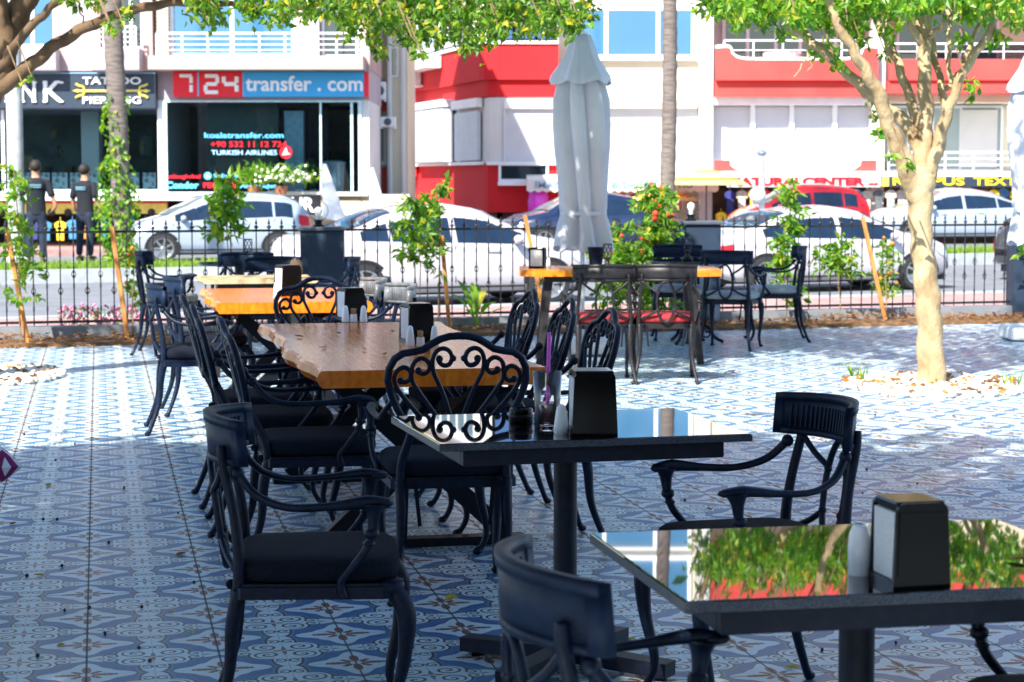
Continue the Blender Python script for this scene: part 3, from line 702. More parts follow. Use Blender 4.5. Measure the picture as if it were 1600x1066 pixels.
# glass/dark tables far
def roundtable(c,r,label):
    t=thing('round_table',label,'table',(c[0],c[1],0),0,'dark round tables by the fence')
    MB().lathe([(r-.01,.735),(r,.74),(r,.75),(r-.006,.756),(.001,.756)],seg=32).build('tabletop',M['granite'],t,True)
    MB().lathe([(.05,0),(.04,.03),(.03,.1),(.035,.3),(.028,.5),(.04,.735)],seg=14).build('pedestal',M['iron'],t,True)
    for k in range(3):
        b=MB(); a=k*2*PI/3; p=bez([(0,0,.2),(.15*cos(a),.15*sin(a),.16),(.22*cos(a),.22*sin(a),.06),(.3*cos(a),.3*sin(a),.015)],4); b.tube(p,.016,7)
        sp=[(( .15+.06*(1-i/16)*cos(i*.7))*cos(a),(.15+.06*(1-i/16)*cos(i*.7))*sin(a),.09+.06*(1-i/16)*sin(i*.7)) for i in range(14)]; b.tube(sp,.008,5); b.build('scroll_foot',M['iron'],t,'all')
roundtable((-2.40,18.0),.36,'dark round table near the fence at far left, in front of the white hatchback')
roundtable((1.62,18.55),.40,'dark round table with a lantern, in front of the right slate pillar')
# ---------------- things on tables
def onpx(px,py,h): return G(px,py,h)
def dispenser(px,py,h,rz,label,s=1.0,name='napkin_dispenser'):
    p=G(px,py,h); t=thing(name,label,'napkin dispenser',p,rz,'black napkin dispensers on the tables'); t.scale=(s,s,s)
    # tapered rounded casing: wide faces front/back, napkins show on both sides
    def sec(y0,y1,w0,w1,H,r):
        out=[(-w0/2,0),(w0/2,0),(w1/2,H-r)]
        for k in range(1,6): a=PI/2*k/5; out.append((w1/2-r+r*cos(a),H-r+r*sin(a)))
        for k in range(4): pass
        for k in range(0,6): a=PI/2+PI/2*k/5; out.append((-w1/2+r+r*cos(a),H-r+r*sin(a)))
        return out
    b=MB(); b.prism(sec(0,0,.108,.096,.150,.016),-.055,-.047); b.prism(sec(0,0,.108,.096,.150,.016),.047,.055)
    b.box(-.054,.054,-.047,.047,0,.014); b.box(-.046,.046,-.047,.047,.134,.1515,.004)
    b.build('casing',M['plastic_blk'],t)
    b=MB(); b.prism([(-.046,.022),(.046,.022),(.043,.134),(-.043,.134)],-.0572,-.0552); b.build('front_inset',M['plastic_blk'],t)
    b=MB()
    for k in range(6): b.box(-.050+k*.0001,.050,-.044+k*.0148,-.0305+k*.0148,.0145,.1335,.002)
    b.build('napkins',M['napkin'],t)
    return t
def shaker(px,py,h,label,hh=.078,kind=0,s=1):
    p=G(px,py,h); t=thing('salt_shaker',label,'shaker',p,0,'white ceramic shakers on the tables')
    prof=[(.018,0),(.020,.004),(.0195,.02),(.016,.045),(.0135,.062),(.011,.072),(.006,.0775),(.001,.079)] if kind==0 else [(.019,0),(.021,.003),(.021,.04),(.019,.055),(.013,.066),(.001,.069)]
    prof=[(r*s,z*hh/.079) for r,z in prof]
    MB().lathe(prof,seg=20).build('body',M['ceramic'],t,True)
    MB().lathe([(.0045,0),(.0035,.001),(.0005,.0012)],(0,0,hh*.985 if kind==0 else hh*.868),8).build('sprinkle_cap',M['plastic_blk'],t,True); return t
def picks(px,py,h,label):
    p=G(px,py,h); t=thing('toothpick_holder',label,'toothpick holder',p,0,'toothpick holders'); MB().lathe([(.017,0),(.019,.004),(.017,.04),(.0155,.04),(.014,.036),(.001,.036)],seg=18).build('cup',M['ceramic'],t,True)
    b=MB()
    for k in range(38):
        a=random.uniform(0,6.3); r=.012*random.random()**.5; b.bar((r*.6*cos(a),r*.6*sin(a),.01),(r*1.25*cos(a+.1),r*1.25*sin(a+.1),.068+random.uniform(-.003,.003)),.0018,.0018)
    b.build('toothpicks',M['woodstick'],t,fix=False)
dispenser(1420,910,.75,R(13),'black napkin dispenser on the nearest granite table beside a white shaker',1.05)
shaker(1343,898,.75,'white shaker left of the dispenser on the nearest granite table',.112,1,1.08)
dispenser(925,677,.75,R(5),'black napkin dispenser on the granite table with the cola glass',1.25)
shaker(877,678,.75,'white pear-shaped shaker between the cola glass and the dispenser',.088,0,1.15)
# glass of cola
p=G(855,669,.75); t=thing('drink_glass','tall clear glass a third full of cola on the granite table','glass',p)
t.scale=(1.1,1.1,1.14); MB().lathe([(.030,0),(.034,.002),(.0355,.06),(.040,.150),(.0385,.150),(.0335,.06),(.0315,.010),(.001,.008)],seg=28).build('glass_wall',M['glass'],t,'all')
MB().lathe([(.0308,.0102),(.0330,.06),(.0335,.068),(.001,.0685)],seg=28).build('cola',M['cola'],t,True)
q=A(858,520,p[1]+.01); o=MB().tube([(.0,.005,.012),(q[0]-p[0],.012,q[2]-.75)],.0055,10).build('drinking_straw',M['straw'],None,True); o.location=p; tag(o,'pink straw standing in the cola glass','straw')
p=G(814,662,.75); t=thing('ashtray','round black ashtray left of the cola glass','ashtray',p)
MB().lathe([(.036,0),(.038,.003),(.036,.045),(.032,.048),(.030,.045),(.030,.012),(.001,.01)],seg=24).build('bowl',M['plastic_blk'],t,True)
MB().lathe([(.0365,.018),(.0385,.02),(.0385,.028),(.0365,.03)],seg=24).build('rim_band',M['steel'],t,True)
p=G(834,655,.75); o=MB().lathe([(.020,0),(.022,.002),(.022,.016),(.018,.018),(.001,.017)],seg=18).build('small_glass_dish',M['glass'],None,True); o.location=p; tag(o,'low glass dish between the ashtray and the cola glass','dish')
# long table
dispenser(548,500,.76,R(26),'black napkin dispenser near the far edge of the long wooden table',1.12)
shaker(540,503,.76,'left white shaker before the far dispenser on the long table',.085); picks(552.5,503,.76,'toothpick holder before the far dispenser on the long table'); shaker(568,503,.76,'right white shaker before the far dispenser on the long table',.085)
dispenser(651,535,.76,R(22),'black napkin dispenser nearer the middle of the long wooden table',1.18)
shaker(641,541,.76,'left white shaker before the nearer dispenser on the long table',.092); picks(657,541,.76,'toothpick holder before the nearer dispenser on the long table'); shaker(679,541,.76,'right white shaker before the nearer dispenser on the long table',.092)
p=G(641,503,.76); t=thing('lattice_holder','black lattice ring holder behind the nearer dispenser on the long table','holder',p)
b=MB(); 
for z in(.0,.085): b.tube([(.045*cos(2*PI*i/20),.045*sin(2*PI*i/20),z+.004) for i in range(20)],.0035,5,closed=True)
for i in range(12):
    a=2*PI*i/12; a2=a+2*PI/12
    b.tube([(.045*cos(a),.045*sin(a),.004),(.045*cos(a2),.045*sin(a2),.089)],.003,4); b.tube([(.045*cos(a2),.045*sin(a2),.004),(.045*cos(a),.045*sin(a),.089)],.003,4); b.ball((.046*cos(a),.046*sin(a),.093),.006,5,4)
b.build('ring_mesh',M['plastic_blk'],t)
MB().lathe([(.04,0),(.042,.003),(.042,.08),(.001,.08)],seg=20).build('liner',M['plastic_blk'],t,True)
dispenser(450,462,.76,R(28),'black napkin dispenser on the middle wooden table with a white side showing',1.28)
shaker(432,464,.76,'white shaker left of the dispenser on the middle wooden table',.095)
dispenser(840,419,.765,R(78),'napkin dispenser with its white napkin side toward us on the orange wooden table',1.12)
shaker(857,420,.765,'white shaker beside the dispenser on the orange wooden table',.09)
def lantern(px,py,h,label,mt=None,Y=None):
    p=G(px,py,h); t=thing('table_lantern',label,'lantern',p,0,'twisted glass oil lanterns'); mt=mt or M['iron_brown']
    MB().lathe([(.045,0),(.05,.006),(.048,.03),(.02,.05),(.016,.07),(.03,.08),(.032,.095),(.015,.10)],seg=18).build('base',mt,t,True)
    MB().lathe([(.024,.097),(.032,.115),(.034,.15),(.030,.18),(.034,.2)],seg=16).build('glass_chimney',M['lampglass'],t,'all')
    b=MB()
    for k in range(7):
        a=k*2*PI/7; b.tube([(.035*cos(a+i*.25),.035*sin(a+i*.25),.095+i*.0175) for i in range(7)],.003,4)
    b.lathe([(.03,.198),(.038,.2),(.038,.206),(.03,.208)],seg=14); b.build('twisted_cage',mt,t)
lantern(949,421,.765,'dark lantern in the middle of the orange wooden table, before the pink bloom')
lantern(1074,408,.756,'dark lantern on the round table in front of the right pillar')
lantern(388,410,.756,'lantern on the round table before the white hatchback')
p=G(455,437,.76); t=thing('wicker_lantern','small wicker lantern on the farthest left wooden table','lantern',(p[0]-.02,15.45,.745))
MB().lathe([(.03,0),(.05,.03),(.055,.08),(.04,.12),(.03,.14)],seg=16).build('body',M['barkd'],t,True)
MB().lathe([(.028,.1405),(.024,.15),(.001,.152)],seg=16).build('cap',M['iron'],t,True)
p=(A(931,400,17.1)[0],17.1,.765); t=thing('bucket','black bucket on the far edge of the orange wooden table','bucket',p)
MB().lathe([(.05,0),(.052,.004),(.068,.15),(.072,.152),(.072,.158),(.064,.158),(.05,.01),(.001,.01)],seg=22).build('body',M['panel'],t,True)
MB().tube([(.07*cos(PI*i/10),.0,.155-.10*sin(PI*i/10)*.3) for i in range(11)],.003,5).build('handle',M['iron'],t,True)
# ---------------- parasols
def parasol(x,y,label,base=True):
    t=thing('parasol',label,'parasol',(x,y,0),0,'closed grey parasols'); t.scale=(.88,.88,1)
    zs=[(.93,.262),(.99,.248),(1.10,.225),(1.17,.203),(1.20,.198),(1.24,.203),(1.45,.212),(1.75,.238),(1.95,.248),(2.15,.245),(2.30,.205),(2.42,.15),(2.60,.10),(2.66,.07)]
    def cloth(zs,ph,nf=8,amp=.16,seg=72,hem=0,off=0,skew=.03):
        vs=[];fs=[]
        for k,(z,r) in enumerate(zs):
            for i in range(seg):
                a=2*PI*i/seg; w=1+amp*(abs(sin(nf/2*(a+ph+.35*(z-1.6))))-.6)*1.1+.05*sin(3*a+z*2.2)+.03*sin(17*a+z*5)
                zz=z+(hem*abs(sin(nf/2*(a+ph)))*(-1) if k==0 else 0)
                rr=r*w+off; vs.append((rr*cos(a)+skew*(.5*sin(z*2)),rr*sin(a),zz))
        for k in range(len(zs)-1):
            for i in range(seg): fs.append((k*seg+i,k*seg+(i+1)%seg,(k+1)*seg+(i+1)%seg,(k+1)*seg+i))
        return MB().add(vs,fs)
    cloth(zs,.3,7,.40,112,.06).build('canopy',M['parasol'],t,'all')
    cloth([(2.32,.275),(2.36,.262),(2.50,.16),(2.62,.11),(2.70,.075),(2.71,.001)],1.1,6,.16,72,.04,.008).build('top_flap',M['parasol'],t,'all')
    MB().lathe([(.208,1.18),(.219,1.185),(.219,1.215),(.208,1.22)],(.014,0,0),seg=40).build('tie_strap',M['parasol'],t,True)
    MB().lathe([(.06,2.70),(.075,2.705),(.075,2.72),(.03,2.73),(.012,2.76),(.001,2.765)],(-.01,0,0),seg=18).build('finial',M['white'],t,True)
    MB().lathe([(.022,.12),(.022,2.6)],seg=16).build('pole',M['white'],t,True)
    b=MB(); b.box(-.30,.30,-.30,.30,0.012,.13,.02); b.box(-.05,.05,-.05,.05,.13,.20,.01); b.build('base',M['concrete'] if False else M['white'],t)
    return t
parasol(.60,17.45,'closed grey parasol tied with a strap behind the orange wooden table')
parasol(4.84,19.0,'closed grey parasol partly out of frame at the right edge')
# striped cloth at the left edge
def chevmat():
    m,n,l,b=newmat('chevron_fabric'); N=NX(m); tc=n.new('ShaderNodeTexCoord'); sp=n.new('ShaderNodeSeparateXYZ'); l.new(tc.outputs['Object'],sp.inputs[0])
    f=N.k('FRACT',N.k('ADD',N.k('MULTIPLY',sp.outputs[2],16),N.k('MULTIPLY',N.k('ABSOLUTE',N.k('SUBTRACT',N.k('FRACT',N.k('MULTIPLY',sp.outputs[0],9)),.5)),2.2)))
    l.new(N.mix(N.k('LESS_THAN',f,.5),(.70,.70,.76),(.22,.01,.10)),b.inputs['Base Color']); b.inputs['Roughness'].default_value=.85; return m
p=A(-62,733,6.95); b=MB()
vs=[];fs=[];n=14
for s in(-1,1):
    for i in range(n+1):
        for j in range(n+1):
            u=i/n*2-1;v=j/n*2-1; th=.075*((1-u**4)*(1-v**4))**.6; pin=1-.06*(1-abs(u))*0; vs.append((u*.17*(1-.07*(1-v*v)*0-.05*(v*v<.9)),s*th,v*.17))
for s in range(2):
    o=s*(n+1)**2
    for i in range(n):
        for j in range(n): fs.append((o+i*(n+1)+j,o+(i+1)*(n+1)+j,o+(i+1)*(n+1)+j+1,o+i*(n+1)+j+1))
o=b.add(vs,fs).build('cushion',chevmat(),None,'all'); o.location=(p[0],6.95,.525); o.rotation_euler=(PI/2,0,R(30))
tag(o,'cushion with purple and white zigzags at the left edge','cushion')
t=thing('bench','low dark steel bench just outside the left edge carrying the zigzag cushion','bench',(p[0]-.52,6.95,0))
for k in range(5): MB().box(-.45,.42,-.2+k*.085,-.13+k*.085,.42,.445,.004).build('seat_slat',M['steel'],t)
for sx in(-1,1):
    MB().box(sx*.36-.02,sx*.36+.02,-.2,.2,.385,.4195).box(sx*.36-.02,sx*.36+.02,-.2,-.16,0,.385).box(sx*.36-.02,sx*.36+.02,.16,.2,0,.385).build('leg_frame',M['steel'],t)
# ---------------- fallen leaves and seeds
def fleaf(x,y,m,L,label,grp,nm='fallen_leaf'):
    b=MB(); a=random.uniform(0,6.3); d=Vector((cos(a),sin(a),0)); r=Vector((-sin(a),cos(a),0)); c=random.uniform(.2,.5)*L
    P=[-d*L/2,-d*L*.15+r*L*.28+Vector((0,0,c*.5)),d*L*.2+r*L*.24+Vector((0,0,c*.6)),d*L/2+Vector((0,0,c*.3)),d*L*.2-r*L*.24+Vector((0,0,c*.5)),-d*L*.15-r*L*.28+Vector((0,0,c*.35)),Vector((0,0,.0))]
    b.add([tuple(v+Vector((0,0,.002))) for v in P],[(0,6,1),(1,6,2),(2,6,3),(3,6,4),(4,6,5),(5,6,0)])
    o=b.build(nm,m,None,fix=False); o.location=(x,y,0); tag(o,label,'leaf',grp); return o
spec=[(282,868,.05),(705,938,.06),(118,852,.03),(133,858,.03),(268,958,.03),(345,845,.03),(330,925,.035),(133,986,.025),(192,826,.02),(1108,796,.03),(960,773,.035),(1373,712,.04),(838,843,.035),(1000,590,.05),(945,875,.03),(425,600,.05),(58,610,.04),(1237,1045,.05),(1555,695,.02),(862,840,.03),(1020,583,.03),(985,598,.04),(1075,570,.04),(700,820,.03),(1222,568,.05),(600,905,.02),(1432,622,.05),(560,870,.02),(1530,940,.03),(240,782,.03),(1180,668,.03),(1585,958,.03),(152,735,.02),(1060,600,.04),(1340,655,.03),(1500,600,.04),(400,800,.03),(60,900,.045),(95,1010,.03),(210,700,.04),(300,990,.03),(1290,690,.035),(1490,650,.04),(1420,760,.03),(1130,640,.04),(1010,900,.045),(985,1000,.04),(1580,740,.045),(20,820,.035),(170,640,.04),(75,760,.05)]
for i,(x,y,L) in enumerate(spec):
    g=G(x,y); fleaf(g[0],g[1],M['leafyel'] if i%3 else M['leafdry'],L,'small dry yellow leaf lying on the patterned tiles','fallen leaves on the terrace')
g=G(1590,877,.75); o=fleaf(g[0],g[1],M['leafyel'],.05,'yellow leaf lying on the nearest granite table at the right edge',None); o.location.z=.752
for px,py in((468,528),(528,523),(571,548),(612,520),(600,556),(505,545)):
    g=G(px,py,.76); o=fleaf(g[0],g[1],M['leafdry'],.045,'curled dry leaf lying on the long wooden table','leaves on the long table'); o.location.z=.763
for i in range(48):
    if i<22: x,y=random.uniform(0,330),random.uniform(640,1050)
    else: x,y=random.uniform(960,1600),random.uniform(640,1050)
    g=G(x,y); r=random.uniform(.005,.008)
    o=MB().ball((0,0,r*.9),r,7,5,1,1.3).tube([(0,r,r),(.002,r*1.9,r*.9)],.0012,4).build('fallen_berry',M['barkd'] if i%4==0 else M['blacktrim'],None,'all'); o.location=g
    tag(o,'tiny dark fig berry lying on the patterned tiles','berry','fallen berries on the terrace')
def pebbles(cx,cy,rx,ry,n,label,smin=.02,smax=.05):
    mb=MB()
    for i in range(n):
        a=random.uniform(0,6.3); r=random.random()**.5; x=cx+rx*r*cos(a); y=cy+ry*r*sin(a); s=random.uniform(smin,smax)
        mb.ball((x,y,s*.5),s,6,4,random.uniform(.8,1.4),random.uniform(.8,1.2),.7)
    tag(mb.build('pebble_bed',M['pebble'],None,'all',fix=False),label,'pebbles',kind='stuff')
    lb=MB()
    for i in range(int(n*.35)):
        a=random.uniform(0,6.3); r=random.random()**.5; leaf(lb,(cx+rx*r*cos(a),cy+ry*r*sin(a),.04),(random.gauss(0,1),random.gauss(0,1),.1),.07,.04)
    tag(lb.build('leaf_litter',M['leafdry'],fix=False),label.replace('white pebbles','dry leaves scattered'),'leaf litter',kind='stuff')
pebbles(3.03,14.6,.62,.75,620,'white pebbles ringing the foot of the right ficus')
pebbles(-4.05,15.3,.65,.75,560,'white pebbles under the left ficus at the left edge')
lb=MB()
for x,y in((3.5,14.4),(3.58,14.3),(2.55,14.8),(3.75,14.5),(2.5,15.0)):
    for k in range(7): leaf(lb,(x+random.uniform(-.03,.03),y,.02),(random.gauss(0,.3),random.gauss(0,.3),1),random.uniform(.08,.16),.014)
tag(lb.build('weeds',M['leafy'],fix=False),'green blades of grass growing among the pebbles round the right ficus','weeds',kind='stuff')
# ---------------- trees
def wp(px,py,Y): a=A(px,py,Y); return Vector(a)
def limb(mb,pts,Y,ws,n=5,seg=9,dy=0):
    P=[wp(x,y,Y+dy*i/len(pts)) for i,(x,y) in enumerate(pts)]
    b=bez(P,n); b=[Vector(v)+Vector((sin(i*1.3)*.008,0,cos(i*1.7)*.008)) for i,v in enumerate(b)]
    mb.tube(b,lerpr([w/2*Y/F for w in ws],len(b)),seg)
def crownleaves(lb,c,rad,n,L,w,low=None,hole=.0,tb=None):
    c=Vector(c); nb=max(20,n//60); cl=[]
    for i in range(nb):
        d=rnd(1).normalized(); r=random.random()**.45; cl.append((c+Vector((d.x*rad[0],d.y*rad[1],d.z*rad[2]))*r, random.uniform(.35,.75)))
    for i in range(n):
        q,s=cl[i%nb]; p=q+rnd(1)*s*.42
        if low and p.z<low: p.z=low+random.random()*.5
        leaf(lb,p,rnd(1)+Vector((0,0,-.5)),L*random.uniform(.7,1.2),w*random.uniform(.8,1.2))
    if tb:
        for q,s in cl[::2]: tb.tube([c+Vector((0,0,-rad[2]*.8)),c.lerp(q,.5)+Vector((0,0,-.1)),q],[.03,.02,.006],4)
def clump(lb,tb,px,py,r,Y,dens=.16,L=.075,w=.04):
    n=int(r*r*dens)+6; s=r*Y/F; c=wp(px,py,Y+random.uniform(-.5,.5))
    for i in range(n):
        p=c+Vector((random.gauss(0,.5)*s,random.gauss(0,.5)*s*1.6,random.gauss(0,.5)*s)); leaf(lb,p,Vector((random.gauss(0,.7),random.gauss(0,.7),random.gauss(-.55,.6))),L*random.uniform(.7,1.2),w*random.uniform(.8,1.2))
    for i in range(max(1,int(r/9))):
        p=c+rnd(.4)*s; tb.tube([c+Vector((-.1,0,.25)),c.lerp(p,.6),p+Vector((0,0,-.05))],[.006,.004,.002],4)
# right ficus
T=thing('ficus_tree','pale-barked ficus at right rising from the ring of white pebbles','tree',(0,0,0),0,'ficus trees on the terrace')
Y=14.6; tb=MB()
limb(tb,[(1456,612),(1455,590),(1453,520),(1450,470),(1445,420),(1439,370),(1438,320),(1438,285),(1440,262)],Y,[58,46,39,39,37,34,39,46,42],seg=14)
tb.build('trunk',M['bark'],T,'all')
L_=[([(1432,300),(1416,262),(1400,222),(1384,185),(1375,150),(1352,112),(1330,72),(1304,28),(1288,-40)],[36,32,27,24,21,19,17,15,10],-.5),
 ([(1440,245),(1418,196),(1380,165),(1340,130),(1300,92),(1258,58),(1225,28),(1198,-8),(1170,-50)],[24,22,20,18,17,16,15,13,9],.5),
 ([(1441,290),(1443,230),(1447,180),(1444,120),(1444,70),(1436,20),(1432,-40)],[30,26,23,22,21,19,14],0),
 ([(1438,200),(1424,160),(1405,105),(1388,65),(1370,20),(1362,-40)],[18,16,15,17,16,10],.6),
 ([(1448,285),(1462,240),(1476,190),(1486,160),(1510,105),(1540,60),(1560,15),(1572,-40)],[24,22,19,16,14,13,11,8],-.3),
 ([(1478,175),(1470,130),(1458,80),(1450,30),(1440,-30)],[14,12,11,10,8],.5),
 ([(1478,140),(1500,112),(1512,80),(1530,40),(1545,0),(1550,-40)],[10,8,8,7,6,5],.7),
 ([(1446,60),(1468,45),(1480,28),(1500,20)],[9,7,5,3],-.4),
 ([(1440,70),(1420,30),(1405,-10),(1400,-40)],[15,12,10,8],-.4),
 ([(1488,140),(1482,90),(1484,40),(1480,0),(1484,-40)],[9,8,7,6,6],.4),
 ([(1265,62),(1262,85),(1250,108),(1240,122)],[4,3,2.5,1.5],0),([(1262,85),(1268,100),(1258,118)],[2.5,2,1],.1)]
for k,(pts,ws,dy) in enumerate(L_):
    b=MB(); limb(b,pts,Y,ws,dy=dy); b.build('limb',M['bark'],T,'all')
lb=MB(); tb=MB()
for x in range(1112,1610,15):
    d=24 if x<1240 else (26 if x<1420 else (12 if x<1500 else 20))
    for q in range(3): clump(lb,tb,x+random.uniform(-8,8),random.uniform(-28,d),20,Y+random.uniform(-.8,1.2),.10)
for x,y,r in((1150,28,18),(1185,22,16),(1225,50,14),(1295,75,20),(1310,100,12),(1335,45,20),(1390,50,16),(1360,150,8),(1371,178,7),(1500,60,14),(1515,132,9),(1520,150,6),(1560,60,16),(1590,30,18),(1417,255,8),(1275,85,8),(1345,62,12),(1385,85,9),(1300,30,24),(1265,20,22),(1375,210,6),(1395,240,5)):
    clump(lb,tb,x,y,r*.85,Y+random.uniform(-.6,.6),.15)
crownleaves(lb,(3.1,14.8,4.4),(2.5,2.4,1.35),4200,.12,.06,low=2.95)
lb.build('crown',M['leafy'],T,fix=False); tag(tb.build('twigs',M['twig'],T,fix=False),kind='stuff')
# left ficus
T=thing('ficus_tree','ficus at the left edge whose dark limb arches across the top of the view','tree',(0,0,0),0,'ficus trees on the terrace'); Y=14.8
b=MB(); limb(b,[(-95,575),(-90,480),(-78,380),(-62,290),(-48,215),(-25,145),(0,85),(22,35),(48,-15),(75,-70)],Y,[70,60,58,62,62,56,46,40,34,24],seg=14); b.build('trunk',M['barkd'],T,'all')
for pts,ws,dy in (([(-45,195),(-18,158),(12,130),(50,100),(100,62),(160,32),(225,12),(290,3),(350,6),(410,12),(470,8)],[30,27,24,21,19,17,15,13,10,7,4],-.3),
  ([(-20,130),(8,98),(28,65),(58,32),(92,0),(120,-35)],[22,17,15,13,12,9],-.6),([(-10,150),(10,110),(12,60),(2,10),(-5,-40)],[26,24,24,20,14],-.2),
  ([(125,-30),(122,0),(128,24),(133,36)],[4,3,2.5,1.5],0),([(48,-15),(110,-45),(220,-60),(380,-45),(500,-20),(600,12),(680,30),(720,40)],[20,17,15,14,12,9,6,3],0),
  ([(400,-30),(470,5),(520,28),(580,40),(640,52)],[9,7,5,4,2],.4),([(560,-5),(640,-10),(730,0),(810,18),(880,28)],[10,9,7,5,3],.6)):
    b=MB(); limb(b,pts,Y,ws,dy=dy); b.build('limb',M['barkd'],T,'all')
lb=MB(); tb=MB()
for x,y,r in((315,8,26),(345,26,14),(330,30,12),(388,6,28),(440,8,26),(480,14,22),(430,28,14),(520,6,28),(545,40,16),(560,22,28),(585,58,16),(585,75,9),(598,30,32),(640,12,36),(680,10,38),(665,50,18),(625,45,20),(720,20,40),(738,58,24),(728,75,14),(755,15,38),(795,18,34),(765,55,16),(830,14,32),(820,45,14),(870,14,32),(900,26,24),(888,42,16),(915,12,20),(600,82,7),(645,62,9),(660,85,5),(650,80,7),(108,-6,14),(115,5,10),(190,28,7),(178,48,6),(172,40,5),(200,15,10),(150,-2,14),(50,120,5),(35,128,4),(690,60,12),(705,45,22),(780,38,20),(845,35,18),(860,48,10),(560,-10,34),(620,-15,36),(690,-20,38),(770,-15,38),(850,-15,36),(400,-15,34),(320,-15,30),(475,-15,34)):
    clump(lb,tb,x,y,r*.92,Y-1+random.uniform(-.8,.8),.16,.068,.038)
lb.build('fringe_leaves',M['leaf'],T,fix=False)
lb=MB(); crownleaves(lb,(-2.6,15.0,4.15),(3.4,1.7,.9),9000,.17,.085,low=3.0); crownleaves(lb,(.1,15.4,4.0),(1.8,1.5,.6),6500,.15,.08,low=3.1)
lb.build('crown',M['leaf'],T,fix=False); tag(tb.build('twigs',M['twig'],T,fix=False),kind='stuff')
# unseen trees added beside and behind the viewpoint to shade the foreground
def shadetree(x,y,cx,cy,cz,rad,n,label):
    T=thing('ficus_tree',label,'tree',(x,y,0),0,'ficus trees on the terrace')
    b=MB(); b.tube(bez([(0,0,0),(.05,.1,1.2),((cx-x)*.15,(cy-y)*.15,2.3),((cx-x)*.6,(cy-y)*.6,cz-.9)],5),lerpr([.24,.17,.16,.10],16),12); b.build('trunk',M['bark'],T,'all')
    for k in range(7):
        a=k*.9; b=MB(); b.tube(bez([((cx-x)*.15,(cy-y)*.15,2.2),((cx-x)*.5+cos(a)*.9,(cy-y)*.5+sin(a)*.9,3.4),((cx-x)+cos(a)*rad[0]*.7,(cy-y)+sin(a)*rad[1]*.7,cz)],4),lerpr([.09,.06,.02],9),7); b.build('limb',M['bark'],T,'all')
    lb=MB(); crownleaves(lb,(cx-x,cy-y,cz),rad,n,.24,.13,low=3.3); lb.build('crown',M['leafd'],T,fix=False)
shadetree(-5.6,1.0,-3.0,1.6,5.0,(3.9,3.2,1.0),15000,'unseen ficus added left of the viewpoint to shade the front of the terrace')
shadetree(-5.2,6.0,-2.4,5.0,5.0,(3.7,2.2,.9),14000,'unseen ficus added at the left to shade the long table')
shadetree(3.6,-1.0,1.0,1.9,5.2,(3.0,4.2,1.0),14000,'unseen ficus added behind the viewpoint to shade the terrace')
# palms and lamp post on the median
def palm(px,Y,w0,w1,H,label,ivy=False):
    g=A(px,410,Y); T=thing('palm_tree',label,'palm',(g[0],Y,0),0,'palms on the road median')
    b=MB(); n=60; pts=[(.10*sin(i*.06+px),0,H*i/n) for i in range(n+1)]; rs=[(w0+(w1-w0)*min(1,i/40))*(1+.25*max(0,1-i/4))+.012*(i%2) for i in range(n+1)]
    b.tube(pts,rs,16); b.build('trunk',M['palm'],T,'all')
    lb=MB(); top=Vector(pts[-1])
    for k in range(26):
        a=k*2.4; e=random.uniform(-.35,1.0); L=2.4; pr=[]
        for i in range(9):
            t=i/8; pr.append(top+Vector((cos(a)*cos(e)*L*t,sin(a)*cos(e)*L*t,L*t*sin(e)-1.5*t*t*(1.2-e*.4))))
        for i in range(8):
            d=(pr[i+1]-pr[i]); s=d.cross(Vector((0,0,1))).normalized()
            for q in range(3):
                for sg in(-1,1): leaf(lb,pr[i]+d*q/3,s*sg+d.normalized()*.6+Vector((0,0,-.35)),.55*(1-.5*i/8),.05,(0,0,1))
        lb.tube(pr,.012,3)
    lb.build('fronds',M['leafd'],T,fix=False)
    return T
M['palm']=mat('palm_bark',(.10,.08,.075),.9,0,.3,5,.6,30,col2=(.21,.17,.15),stretch=(1,1,7))
M_unused=0
T=palm(184,36.3,.155,.165,9.5,'palm trunk wrapped in yellow-green creeper at left'); 
palm(1037,41.0,.155,.125,10.5,'tall bare palm trunk behind the red-flowered bush')
lb=MB(); g=A(184,410,36.3)
for i in range(1500):
    z=random.random()**1.2*2.95; a=random.uniform(0,2*PI); 
    if z>1.9 and random.random()<.55: continue
    spread=.20+.22*max(0,1-abs(z-.95)/1.1)*random.random()+.06*sin(z*7+a)*(a>1)
    if z>1.3 and abs(sin(a*1.0+z*1.5))<.5: continue
    leaf(lb,(g[0]+spread*cos(a),36.3+spread*sin(a),z+.02),(random.gauss(0,.6),random.gauss(0,.6),-.6),.11,.075)
vt=lb.build('climbing_vine',M['leafy'],None,fix=False); tag(vt,'yellow-green creeper climbing the left palm trunk','vine')
g=A(27,410,36.0); T=thing('street_lamp','thick grey concrete lamp post at the left, in front of the first man','street lamp',(g[0],36.0,0))
MB().lathe([(.22,0),(.22,.08),(.145,.12),(.14,3),(.115,9)],seg=20).build('post',M['concrete'],T,True)
b=MB(); b.tube(bez([(0,0,8.9),(.1,-.3,9.3),(.2,-1.2,9.5)],5),.05,8); b.build('arm',M['concrete'],T,True); MB().box(.08,.32,-1.8,-1.15,9.42,9.56,.04).build('lamp_head',M['carsilver'],T)
